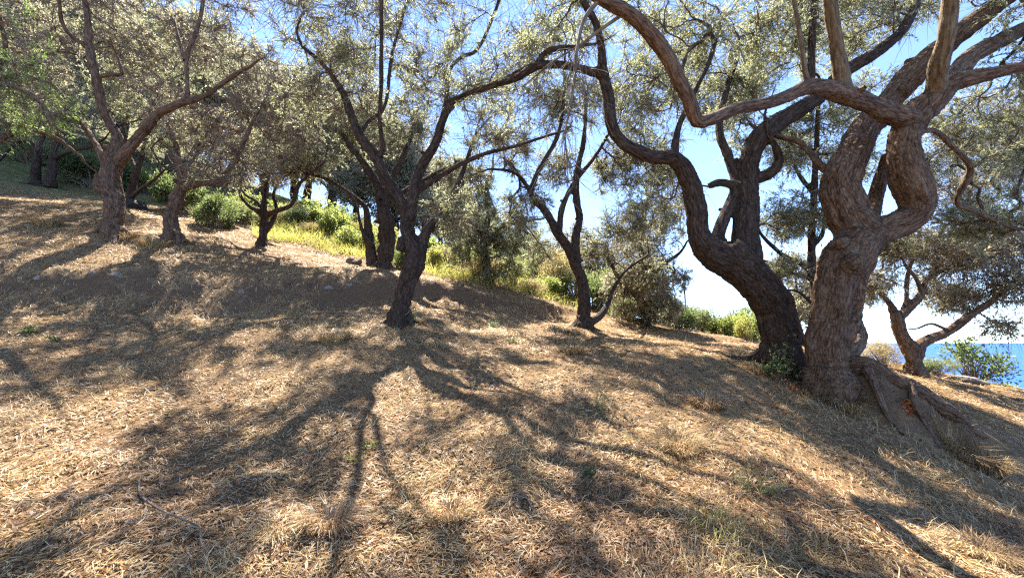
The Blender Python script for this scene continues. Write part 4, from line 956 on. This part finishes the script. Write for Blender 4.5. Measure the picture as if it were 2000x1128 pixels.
KIND = {'bright': (M_BUSH, 5200, 0.085, 0.05), 'yellow': (M_BUSH_YELLOW, 4200, 0.08, 0.04), 'grey': (M_BUSH_GREY, 6500, 0.075, 0.026), 'dry': (M_BUSH_DRY, 6500, 0.09, 0.014), 'dark': (M_BUSH_DARK, 6000, 0.085, 0.035), 'spray': (M_BUSH_DARK, 1500, 0.09, 0.04)}
proto = {}
BUSHES = [
    # pixel column, depth, kind, half width, height, label
    (640, 17.2, 'bright', 0.9, 1.3, 'bright green bush right of the rounded grey bush'), (690, 16.3, 'bright', 0.8, 1.1, 'bright green bush touching the twin trunks'),
    (566, 18.0, 'grey', 1.0, 0.9, 'rounded grey bush right of the candelabra olive'), (600, 21.5, 'bright', 2.2, 1.3, 'wide sunlit green bush up the slope behind the candelabra olive'),
    (690, 21.5, 'yellow', 1.8, 1.2, 'yellow-green bush up the slope left of the twin trunks'), (540, 22.5, 'yellow', 1.6, 1.0, 'yellow-green bush seen through the candelabra limbs'),
    (845, 15.8, 'yellow', 0.6, 0.85, 'yellow-green bush just right of the central trunk'), (885, 17.5, 'bright', 1.1, 1.2, 'bright green bush under the weeping foliage'),
    (925, 15.6, 'dry', 0.8, 0.75, 'tan dry bush on the crest under the weeping foliage'), (1003, 16.0, 'yellow', 0.75, 0.95, 'rounded pale yellow-green bush left of the slim olive'),
    (1070, 16.2, 'bright', 0.9, 0.9, 'low bright green bush directly left of the slim trunk'), (1085, 18.0, 'dry', 1.5, 2.0, 'tall brownish bush behind the slim olive'),
    (1030, 19.5, 'grey', 1.5, 1.9, 'grey-green bush between weeping foliage and slim olive'), (960, 19.5, 'grey', 1.5, 1.7, 'grey-green bush behind the weeping foliage'),
    (1318, 15.2, 'dark', 0.8, 1.0, 'dark bush right of the low rounded olive'), (1362, 15.6, 'grey', 0.9, 1.0, 'grey-green bush in front of the distant pole'),
    (1412, 15.2, 'bright', 0.6, 0.85, 'bright green bush left of the leaning dark trunk'), (1452, 13.4, 'yellow', 0.5, 0.7, 'small yellow-green bush touching the leaning dark trunk'),
    (1462, 18.0, 'grey', 1.3, 2.0, 'tall pale bush behind the leaning dark trunk'), (1395, 19.5, 'grey', 1.4, 1.4, 'pale bush on the skyline right of the pole'),
    (1300, 19.0, 'dark', 1.0, 1.5, 'dark round bush on the skyline left of the pole'), (405, 13.8, 'dark', 0.9, 1.2, 'dark bush right of the curved trunk'),
    (445, 15.5, 'grey', 1.0, 1.1, 'grey-green bush left of the candelabra olive'), (150, 17.5, 'dark', 1.6, 1.7, 'dark bush right of the clustered trunks'),
    (320, 15.5, 'dark', 1.2, 1.5, 'dark bush between the two olives on the bank'), (15, 18.0, 'grey', 1.4, 1.3, 'grey-green bush left of the clustered trunks'),
    (790, 14.5, 'dark', 0.8, 0.9, 'dark bush between twin trunks and central trunk'), (1880, 11.0, 'spray', 1.0, 1.15, 'dark leafy bush against the sea, under the reaching limb'),
    (1712, 10.0, 'dry', 0.6, 0.7, 'brown dry bush between the knotted trunk and seaside olive'), (1942, 11.2, 'yellow', 0.45, 0.4, 'low pale bush on the edge above the sea'),
    (1815, 10.4, 'grey', 0.5, 0.45, 'low pale bush at the foot of the seaside olive'), (1170, 16.5, 'dark', 1.0, 1.3, 'dark bush behind the flared foot of the slim olive'),
    (1225, 15.0, 'grey', 0.9, 0.8, 'low grey bush under the low rounded olive'), (240, 19.0, 'yellow', 1.5, 1.1, 'yellow-green bush glimpsed behind the slanting trunk'), (480, 19.0, 'bright', 1.3, 1.1, 'green bush up the slope left of the candelabra trunk'),
    (1500, 16.0, 'grey', 1.0, 1.2, 'grey bush glimpsed between the two great trunks'),
    (622, 19.5, 'bright', 1.4, 1.3, 'green bush in the sunlit band, above the rounded grey bush'), (660, 18.6, 'yellow', 1.0, 1.0, 'yellow-green bush between two bright bushes left of the twin trunks'), (592, 16.6, 'dry', 0.7, 0.55, 'low tan bush right below the rounded grey bush'),
    (815, 18.5, 'bright', 1.1, 1.2, 'green bush showing just right of the twin trunks'), (912, 19.5, 'yellow', 1.3, 1.2, 'yellow-green bush behind the weeping foliage crest'), (962, 16.6, 'dry', 0.9, 0.75, 'tan dry bush left of the rounded pale bush'),
    (1042, 15.0, 'dry', 0.7, 0.55, 'low tan bush at the end of the bank crest'), (1122, 17.4, 'grey', 1.2, 1.5, 'grey-green bush showing just behind the slim trunk'), (1200, 17.2, 'grey', 1.4, 1.9, 'tall grey bush behind the low rounded olive, left side'),
    (1268, 16.6, 'grey', 1.2, 1.5, 'grey bush behind the low rounded olive, right side'), (1342, 17.8, 'yellow', 1.0, 1.0, 'yellow-green bush at the foot of the distant pole'), (1432, 16.8, 'bright', 1.1, 1.2, 'green bush between the pole and the leaning dark trunk'),
    (742, 18.0, 'yellow', 1.1, 1.2, 'yellow-green bush directly behind the twin trunks'), (350, 18.0, 'grey', 1.5, 1.3, 'grey-green bush behind the curved olive trunk'), (505, 17.0, 'dry', 0.9, 0.7, 'tan dry bush behind the candelabra trunk'),
    (652, 20.6, 'grey', 1.6, 1.3, 'grey bush high in the sunlit band left of the twin trunks'), (712, 19.4, 'dry', 1.1, 1.1, 'tan bush high in the sunlit band next to the twin trunks'), (862, 17.2, 'dry', 0.8, 0.8, 'tan bush between the yellow-green and bright bushes right of the central trunk'), (570, 20.0, 'dry', 1.2, 1.0, 'tan bush above the rounded grey bush, left in the sunlit band'),
]
rb = np.random.default_rng(9)
for u, d, kd, hw, hh, lab in BUSHES:
    x = (u - 1000) / FPX * d
    loc = (x, d, float(gz(x, d)) - 0.03)
    key = (kd, int(rb.integers(0, 2)))
    sc = (hw * 1.15, hw * 1.05, hh * 1.05)
    if key not in proto:
        mt, n, ll, lw = KIND[kd]
        proto[key] = make_bush('bush', lab, 100 + len(proto), mt, n, ll, lw, loc, sc, rb.random() * 6)
    else:
        dup(proto[key], lab, loc, rb.random() * 6.28, sc)

# ------------------------------------------------------------------ straw and grass on the ground
def blades(n, rng, dlo, dhi, lo, hi, w, elev, mat, name, label, mask=None, power=0.0, spread=1.42, curl=0.35):
    """flat ribbons of two joints lying or standing on the ground"""
    t = rng.random(n)
    d = dlo * (dhi / dlo) ** t
    x = (rng.random(n) * 2 - 1) * spread * d + 0.0
    if mask is not None:
        keep = mask(x, d, rng); x, d = x[keep], d[keep]
    gx_ = np.hypot((gz(x + 0.08, d) - gz(x - 0.08, d)) / 0.16, (gz(x, d + 0.08) - gz(x, d - 0.08)) / 0.16)
    keep = gx_ < np.where((x > 3.4) & (d < 7.5), 0.7, 1.25) + np.where((x > 3.4) & (d < 7.5), 0.25, 1.2) * rng.random(len(x)) ** 2; x, d = x[keep], d[keep]
    n = len(x)
    z = gz(x, d) + rng.random(n) * 0.012
    ang = 2 * math.pi * (vnoise(x * 1.7, d * 1.7, 8) * 1.3 + rng.normal(size=n) * 0.22)
    el = np.abs(rng.normal(size=n)) * elev[1] + elev[0]
    far = 0.75 + 0.11 * d
    ln = (lo + (hi - lo) * rng.random(n) ** 1.7) * (0.85 + 0.05 * d)
    wd = w * (0.6 + 0.8 * rng.random(n)) * far
    dh = np.stack([np.cos(ang), np.sin(ang), np.zeros(n)], 1)
    sl = (gz(x + dh[:, 0] * 0.1, d + dh[:, 1] * 0.1) - gz(x, d)) / 0.1
    el2 = el + np.arctan(sl)
    d1 = dh * np.cos(el2)[:, None] + np.array([0, 0, 1.0]) * np.sin(el2)[:, None]
    bend = rng.normal(size=n) * curl
    dh2 = np.stack([np.cos(ang + bend), np.sin(ang + bend), np.zeros(n)], 1)
    el3 = el2 - np.abs(rng.normal(size=n)) * 0.5 * np.minimum(1, el * 2) + rng.normal(size=n) * 0.1
    d2 = dh2 * np.cos(el3)[:, None] + np.array([0, 0, 1.0]) * np.sin(el3)[:, None]
    sd = norm(np.stack([-dh[:, 1], dh[:, 0], rng.normal(size=n) * 0.5], 1)) * (wd * 0.5)[:, None]
    p0 = np.stack([x, d, z], 1); p1 = p0 + d1 * (ln * 0.5)[:, None]; p2 = p1 + d2 * (ln * 0.5)[:, None]
    V = np.stack([p0 - sd * 0.7, p0 + sd * 0.7, p1 + sd, p1 - sd, p2], 1).reshape(-1, 3)
    b = np.arange(n)[:, None] * 5
    F = np.stack([b + [0, 1, 2], b + [0, 2, 3], b + [3, 2, 4]], 1).reshape(-1, 3)
    o = link(name, mesh_np(name, V, F, mat, smooth=False), kind='stuff')
    o['label'] = label; o['category'] = 'grass'
rg = np.random.default_rng(3)
def matted(x, y, rng):
    return 0.7 * vnoise(x * 1.1 + 3, y * 1.1, 71) + 0.6 * vnoise(x * 3.3, y * 3.3, 72) + 0.3 * rng.normal(size=len(x)) > -0.3
blades(165000, rg, 1.7, 15.0, 0.03, 0.125, 0.0043, (0.0, 0.2), M_STRAW, 'straw_litter', 'tan straw matted over the whole clearing', matted)
blades(46000, rg, 7.0, 14.5, 0.05, 0.15, 0.0062, (0.0, 0.25), M_STRAW, 'bank_straw', 'straw lying over the terrace banks')
M_LITTER = straw_material('leaf_litter', [(0.0, (0.05, 0.028, 0.016)), (0.3, (0.14, 0.075, 0.04)), (0.55, (0.24, 0.15, 0.08)), (0.75, (0.3, 0.24, 0.18)), (0.9, (0.42, 0.19, 0.06)), (1.0, (0.46, 0.37, 0.25))])
blades(42000, rg, 1.7, 12.0, 0.03, 0.07, 0.014, (0.0, 0.25), M_LITTER, 'leaf_litter', 'fallen brown and grey olive leaves strewn through the straw')
def patchy(x, y, rng):
    return vnoise(x * 0.8, y * 0.8, 21) + 0.5 * vnoise(x * 2.7, y * 2.7, 22) + 0.12 * rng.normal(size=len(x)) > 0.22
blades(60000, rg, 1.8, 15.0, 0.06, 0.2, 0.004, (0.25, 0.45), M_STRAW_GREY, 'dry_grass', 'greyish dry grass standing in loose patches', patchy)
def greenp(x, y, rng):
    return vnoise(x * 0.7 + 9, y * 0.7, 31) + 0.5 * vnoise(x * 3, y * 3, 32) + 0.1 * rng.normal(size=len(x)) > 0.36
blades(36000, rg, 1.8, 18.0, 0.05, 0.16, 0.004, (0.4, 0.4), M_GREENGRASS, 'green_grass', 'sparse green grass blades among the straw', greenp)

# ------------------------------------------------------------------ wild grass on the sunlit slope beyond the bank
def beyond(x, y, rng):
    u = 1000 + FPX * x / y
    return (u > 480) & (u < 1130) & (y > 14.3) & (vnoise(x * 0.5, y * 0.5, 51) + 0.2 * rng.normal(size=len(x)) > -0.12) & ((u < 730) | (u > 800) | (y > 15.5))
M_WILD = straw_material('wild_grass_blades', [(0.0, (0.2, 0.22, 0.04)), (0.45, (0.34, 0.33, 0.08)), (0.75, (0.5, 0.42, 0.16)), (1.0, (0.55, 0.46, 0.24))], (0.5, 0.5, 0.12), 0.45)
blades(50000, rg, 14.2, 26.0, 0.15, 0.42, 0.006, (0.7, 0.35), M_WILD, 'wild_grass', 'tall yellow-green grass on the sunlit slope beyond the bank', beyond, spread=0.7)

# ------------------------------------------------------------------ small things on the ground
rt = np.random.default_rng(31)
def stick(rows, r0, label, side=3):
    pts = np.array([on_ground(u, v) for u, v in rows]); c = pts[0].copy()
    lift = 0.012 + 0.02 * np.sin(np.linspace(0, 3.0, len(pts)))
    rw = np.column_stack([pts - c, np.linspace(r0, r0 * 0.35, len(pts))]); rw[:, 2] += lift + r0
    L = catmull(rw, 0.03)
    root = thing('fallen_branch', label, 'branch', c, 'fallen branches on the straw')
    V, Fq, pp, al = tubes(L[None, :, :3], L[None, :, 3], 6)
    link('stem', mesh_np('stem', V, Fq, M_DEAD, attrs={'perp': ('FLOAT_VECTOR', pp), 'along': ('FLOAT', al)}), root)
    for q in range(side):
        k = int(len(L) * (0.3 + 0.25 * q)) % len(L); a = rt.random() * 6.28; ln = 0.1 + 0.14 * rt.random()
        p = L[k, :3]; e = np.array([math.cos(a), math.sin(a), 0.15]) * ln
        rr = np.array([[*p, r0 * 0.5], [*(p + e * 0.5 + [0, 0, 0.02]), r0 * 0.35], [*(p + e), r0 * 0.18]])
        T = catmull(rr, 0.03)
        V, Fq, pp, al = tubes(T[None, :, :3], T[None, :, 3], 5)
        link('side_twig', mesh_np('side_twig', V, Fq, M_DEAD, attrs={'perp': ('FLOAT_VECTOR', pp), 'along': ('FLOAT', al)}), root)
stick([(270, 945), (275, 978), (310, 1010), (350, 1026), (388, 1046), (390, 1070), (408, 1096)], 0.008, 'longest bent dead branch lying in the lower left straw')
stick([(772, 944), (798, 928), (825, 930), (844, 942)], 0.007, 'dark arched stick lying in the straw at lower centre', 1)
stick([(886, 920), (900, 896), (914, 872)], 0.006, 'thin straight stick right of the dark arched stick', 1)
stick([(1252, 872), (1272, 880), (1294, 881)], 0.006, 'short pale stick in the shade right of centre', 0)
stick([(1040, 1000), (1015, 965), (1000, 945)], 0.007, 'brown stick lying near the bottom centre', 1)
stick([(700, 725), (680, 735), (655, 742)], 0.01, 'pale twig left below the central trunk', 2)
stick([(1360, 775), (1420, 766), (1480, 770)], 0.01, 'long thin stick in front of the leaning dark trunk', 2)

def rock(u, v, size, label, mat, cat='stone', name='stone', seed=0, squash=0.6):
    c = on_ground(u, v)
    import bmesh
    bm = bmesh.new(); bmesh.ops.create_icosphere(bm, subdivisions=3, radius=1.0)
    for w in bm.verts:
        n1 = mnoise.noise(w.co * 1.3 + Vector((seed, 0, 0))); n2 = mnoise.noise(w.co * 3.1 + Vector((0, seed, 0)))
        w.co *= 1 + 0.4 * n1 + 0.16 * n2
        w.co.z *= squash
    me = bpy.data.meshes.new(name); bm.to_mesh(me); bm.free()
    me.materials.append(mat)
    for p in me.polygons: p.use_smooth = False
    o = link(name, me, loc=(c[0], c[1] + size * 0.5, c[2] + size * 0.1)); o.scale = (size, size * 0.85, size)
    o.rotation_euler = (0, 0, seed)
    tag(o, label, cat)
rock(1585, 768, 0.095, 'pale angular stone leaning on the foot of the knotted trunk', M_STONE, seed=1.0, squash=0.9)
rock(1905, 748, 0.34, 'flat pale rock on the edge above the sea', M_STONE, seed=2.2, squash=0.4)
rock(686, 516, 0.3, 'dark rough clod of earth left of the twin trunks', M_SOIL, 'clod', 'earth_clod', seed=3.1, squash=0.75)
rock(258, 406, 0.36, 'black lump at the foot of the slanting trunk', M_DARKSTONE, 'boulder', 'boulder', seed=4.7, squash=0.8)
rock(12, 688, 0.04, 'small white stone at the far left edge', M_STONE, seed=5.3)
rock(640, 563, 0.12, 'grey stone in the bank left of the twin trunks', M_STONE, seed=6.1)
rock(225, 540, 0.1, 'pale stone showing in the bank below the broad olive', M_STONE, seed=7.4)
rock(985, 562, 0.16, 'grey stone on the crest under the weeping foliage', M_STONE, seed=8.8)
rock(1640, 775, 0.2, 'mossy dark stone below the foot of the knotted trunk', M_SOIL, seed=9.5, squash=0.7)

BANK = ['small stone in the bank directly below the broad olive trunk', 'stone in the bank right of the broad olive, lower of two', 'brown stone in the bank below the curved olive trunk', 'leftmost stone in the earth bank', 'brown stone in the bank below the candelabra olive, right side', 'largest stone in the bank, left of the twin trunks foot', 'brown stone in the bank just below the dark clod', 'grey stone in the bank under the twin trunks', 'brown stone in the bank just right of the central trunk', 'stone in the bank below the weeping foliage, left one', 'stone in the bank below the weeping foliage, right one', 'brown stone in the bank between curved and candelabra olives', 'grey stone in the bank below the candelabra trunk']
for q, (u, v, sz) in enumerate([(178, 535, 0.07), (260, 552, 0.06), (300, 530, 0.09), (70, 545, 0.08), (560, 555, 0.08), (600, 580, 0.1), (680, 560, 0.09), (720, 575, 0.07), (845, 585, 0.08), (930, 590, 0.07), (1010, 596, 0.09), (390, 560, 0.07), (470, 572, 0.08)]):
    rock(u, v, sz, BANK[q], M_SOIL if q % 3 else M_STONE, seed=11.0 + q * 1.3, squash=0.7)
    COL.objects[-1]['group'] = 'stones in the earth bank'

def weed(u, v, h, label, mat, n=9, leaf_len=0.05, leaf_w=0.018, seed=0, spread=0.5, per=9, name='weed', cat='plant'):
    rng = np.random.default_rng(seed + 200)
    c = on_ground(u, v)
    root = thing(name, label, cat, c)
    TP = [np.column_stack([rng.normal(size=n) * 0.02, rng.normal(size=n) * 0.02, np.full(n, -0.02)])]
    d = norm(rng.normal(size=(n, 3)) * np.array([spread, spread, 0.1]) + np.array([0, 0, 1.0]))
    ln = h * (0.55 + 0.5 * rng.random(n))
    for q in range(4):
        d = norm(d + rng.normal(size=(n, 3)) * 0.14)
        TP.append(TP[-1] + d * (ln / 4)[:, None])
    TP = np.stack(TP, 1)
    V, Fq, pp, al = tubes(TP, np.linspace(1, 0.4, 5)[None] * np.full((n, 1), 0.0035), 4)
    link('stems', mesh_np('stems', V, Fq, M_TWIG if mat is M_STRAW_GREY else mat), root, 'stuff')
    m = n * per
    k = np.repeat(np.arange(n), per); t = (0.2 + 0.8 * rng.random(m)) * 4 * 0.999; i0 = t.astype(int); f = (t - i0)[:, None]
    p = TP[k, i0] * (1 - f) + TP[k, i0 + 1] * f
    ld = norm(rng.normal(size=(m, 3)) + np.array([0, 0, 0.5])); sd = norm(np.cross(ld, rng.normal(size=(m, 3)) * 0.5 + np.array([0, 0, 1.0])))
    sc = 0.6 + 0.7 * rng.random(m)
    V, Fl = leaves_mesh(p, ld, sd, leaf_len * sc, leaf_w * sc)
    link('leaves', mesh_np('leaves', V, Fl, mat, smooth=False), root, 'stuff')
weed(720, 876, 0.1, 'small fresh green sprig in the straw left of centre', M_BUSH, 5, 0.04, 0.02, 1)
weed(1168, 806, 0.34, 'feathery yellow-green weed standing in the sunny straw', M_BUSH_GREY, 7, 0.06, 0.004, 2, 0.25, 40)
weed(690, 902, 0.12, 'yellowish weed just below the small fresh sprig', M_BUSH_YELLOW, 5, 0.04, 0.012, 3)
weed(1478, 962, 0.22, 'feathery pale weed in the shade at lower right', M_BUSH_GREY, 8, 0.06, 0.004, 4, 0.6, 36)
weed(1532, 742, 0.75, 'tall leafy weed growing at the foot of the leaning trunk', M_BUSH_GREY, 9, 0.07, 0.025, 5, 0.25, 16)
weed(1500, 735, 0.4, 'low dark weed beside the tall leafy weed', M_BUSH_DARK, 12, 0.06, 0.03, 6, 0.6, 14)
weed(790, 634, 0.35, 'green shoots sprouting from the foot of the central trunk', M_LEAF_GREEN, 14, 0.06, 0.016, 7, 0.7, 14)
weed(1157, 934, 0.13, 'dark small weed in the shade below centre', M_BUSH_DARK, 7, 0.03, 0.01, 8, 0.4, 12)
weed(60, 650, 0.16, 'low green plant near the left edge', M_BUSH_DARK, 14, 0.06, 0.02, 9, 0.9, 10)
weed(105, 668, 0.14, 'second low green plant near the left edge', M_BUSH_DARK, 12, 0.06, 0.02, 10, 0.9, 10)
weed(590, 748, 0.2, 'dry stalk standing alone left of the forked shadow', M_BUSH_DRY, 4, 0.03, 0.008, 11, 0.3, 14)
weed(830, 880, 0.12, 'brown seed heads beside the forked shadow', M_BUSH_DRY, 7, 0.03, 0.008, 12, 0.5, 14)
weed(1000, 670, 0.22, 'green weed patch beside the white flowers', M_BUSH_DARK, 16, 0.06, 0.012, 13, 0.9, 12)
weed(960, 640, 0.25, 'pale green weed patch right of the central trunk', M_BUSH_GREY, 16, 0.06, 0.012, 14, 0.9, 12)
weed(1560, 745, 0.3, 'grey shoots between the two great trunks', M_LEAF, 10, 0.05, 0.014, 15, 0.5, 14)
weed(1450, 700, 0.25, 'dry stalks left of the leaning trunk foot', M_BUSH_DRY, 9, 0.04, 0.008, 16, 0.4, 14)

def tussock(u, v, r, h, label, mat, n=420, seed=0):
    rng = np.random.default_rng(seed + 300)
    c = on_ground(u, v)
    a = rng.random(n) * 6.283; q = np.sqrt(rng.random(n)) * r * 0.45
    p0 = np.stack([np.cos(a) * q, np.sin(a) * q, np.zeros(n)], 1)
    p0[:, 2] = gz(c[0] + p0[:, 0], c[1] + p0[:, 1]) - c[2] - 0.01
    a2 = a + rng.normal(size=n) * 0.5; ln = h * (0.5 + 0.8 * rng.random(n))
    d1 = norm(np.stack([np.cos(a2) * 0.6, np.sin(a2) * 0.6, 0.7 + 0.5 * rng.random(n)], 1)); d2 = norm(np.stack([np.cos(a2), np.sin(a2), -0.35 + 0.7 * rng.random(n)], 1))
    p1 = p0 + d1 * (ln * 0.5)[:, None]; p2 = p1 + d2 * (ln * 0.55)[:, None]
    sd = np.stack([-np.sin(a2), np.cos(a2), np.zeros(n)], 1) * (0.0022 * (0.7 + 0.6 * rng.random(n)) * (0.6 + 0.14 * c[1]))[:, None]
    V = np.stack([p0 - sd, p0 + sd, p1 + sd, p1 - sd, p2], 1).reshape(-1, 3); b = np.arange(n)[:, None] * 5
    Ft = np.stack([b + [0, 1, 2], b + [0, 2, 3], b + [3, 2, 4]], 1).reshape(-1, 3)
    o = link('grass_tussock', mesh_np('grass_tussock', V, Ft, mat, smooth=False), loc=tuple(c))
    tag(o, label, 'grass tuft', 'dry grass tussocks')
tussock(652, 668, 0.45, 0.3, 'grey matted tussock left of the central trunk foot', M_STRAW_GREY, 700, 1)
tussock(1655, 800, 0.4, 0.28, 'grey tussock hanging below the foot of the knotted trunk', M_STRAW_GREY, 600, 2)
tussock(1870, 880, 0.4, 0.32, 'dark tussock along the exposed root', M_STRAW_GREY, 600, 3)
tussock(1925, 915, 0.4, 0.32, 'tussock at the lower end of the exposed root', M_STRAW_GREY, 600, 4)
tussock(1920, 1085, 0.36, 0.17, 'largest yellow tussock in the lower right corner', M_STRAW_GREY, 520, 5)
tussock(1400, 1040, 0.3, 0.2, 'green-tinged tussock near the bottom edge', M_GREENGRASS, 120, 6)
tussock(1320, 870, 0.5, 0.2, 'greyish tussock in the shade right of centre', M_STRAW_GREY, 700, 7)
tussock(545, 1045, 0.25, 0.16, 'small dry tuft in shade at lower left', M_STRAW_GREY, 160, 8)
tussock(640, 1030, 0.25, 0.2, 'pale curled tussock right of the small shaded tuft', M_STRAW, 360, 9)
tussock(1380, 790, 0.4, 0.24, 'dry tussock left of the great trunks', M_STRAW, 460, 10)
tussock(1120, 690, 0.4, 0.25, 'dry tussock in front of the slim olive', M_STRAW_GREY, 420, 11)
tussock(880, 1010, 0.22, 0.16, 'brown tussock near the bottom centre', M_STRAW, 300, 12)
tussock(300, 480, 0.5, 0.3, 'dry tussock on the bank between the two left olives', M_STRAW_GREY, 400, 13)
tussock(90, 440, 0.5, 0.35, 'dry tussock on the terrace left of the broad olive', M_STRAW_GREY, 400, 14)

tussock(812, 628, 0.3, 0.2, 'dry tussock against the right side of the central trunk foot', M_STRAW_GREY, 260, 15)
tussock(1120, 650, 0.3, 0.2, 'dry tussock against the left side of the slim olive foot', M_STRAW_GREY, 220, 16)
tussock(245, 462, 0.35, 0.24, 'dry tussock against the broad olive foot', M_STRAW_GREY, 240, 17)
tussock(355, 472, 0.3, 0.2, 'dry tussock against the curved olive foot', M_STRAW_GREY, 200, 18)
tussock(1600, 778, 0.3, 0.2, 'dry tussock in front of the knotted trunk foot', M_STRAW_GREY, 300, 19)
tussock(1480, 725, 0.3, 0.2, 'dry tussock against the leaning trunk foot', M_STRAW, 260, 20)

def flower(u, v, label):
    c = on_ground(u, v); c[2] += 0.0
    root = thing('white_flower', label, 'flower', c, 'small white flowers in the straw')
    L = catmull([[0, 0, -0.02, 0.005], [0.01, 0, 0.08, 0.004], [0.0, 0.01, 0.16, 0.003]], 0.03)
    V, Fq, pp, al = tubes(L[None, :, :3], L[None, :, 3], 5)
    link('stem', mesh_np('stem', V, Fq, M_GREENGRASS), root)
    for q in range(6):
        a = q * 1.047; d = np.array([[math.cos(a) * 0.8, math.sin(a) * 0.8, 0.6]]); d = norm(d); sd = np.array([[-math.sin(a), math.cos(a), 0]])
        V, Fl = leaves_mesh(np.array([[0.0, 0.01, 0.16]]), d, sd, np.array([0.055]), np.array([0.036]))
        link('petal', mesh_np('petal', V, Fl, M_PETAL, smooth=False), root)
flower(1036, 676, 'white flower farthest left in the little group'); flower(1047, 664, 'white flower second from left in the little group'); flower(1078, 664, 'white flower in the middle of the little group')
flower(1133, 677, 'white flower nearest in front of the slim trunk'); flower(1142, 664, 'white flower just behind the nearest one by the slim trunk'); flower(1176, 664, 'white flower farthest right in the little group')

def leaf_heap(u, v, n, r, label, seed):
    rng = np.random.default_rng(seed); c = on_ground(u, v)
    p = np.column_stack([rng.normal(size=(n, 2)) * r, np.abs(rng.normal(size=n)) * r * 0.6])
    p[:, 2] += gz(c[0] + p[:, 0], c[1] + p[:, 1]) - c[2]
    ld = norm(rng.normal(size=(n, 3)) * np.array([1, 1, 0.6])); sd = norm(np.cross(ld, rng.normal(size=(n, 3))))
    V, Fl = leaves_mesh(p, ld, sd, 0.07 * (0.7 + 0.6 * rng.random(n)), 0.035 * (0.7 + 0.6 * rng.random(n)))
    o = link('dead_leaves', mesh_np('dead_leaves', V, Fl, M_ORANGE, smooth=False), loc=tuple(c)); tag(o, label, 'leaves')
leaf_heap(1772, 800, 40, 0.05, 'orange dead leaves heaped under the exposed root', 1)
leaf_heap(1548, 760, 22, 0.06, 'few orange dead leaves left of the knotted trunk foot', 2)

# far pole on the skyline
pb = P(1340, 620, 30); pz = float(gz(pb[0], pb[1])); top = P(1336, 548, 30)
root = thing('utility_pole', 'thin weathered pole standing on the skyline beyond the bushes', 'pole', (pb[0], pb[1], pz))
Lp = catmull([[0, 0, -0.5, 0.08], [top[0] - pb[0], 0, top[2] - pz, 0.06]], 0.5)
V, Fq, _, _ = tubes(Lp[None, :, :3], Lp[None, :, 3], 8); link('post', mesh_np('post', V, Fq, M_POLE), root)
V, Fq, _, _ = tubes(np.array([[[top[0] - pb[0], 0, top[2] - pz - 0.03], [top[0] - pb[0], 0, top[2] - pz + 0.03], [top[0] - pb[0], 0, top[2] - pz + 0.06]]]), np.array([[0.09, 0.09, 0.01]]), 8)
link('cap', mesh_np('cap', V, Fq, M_POLE), root)
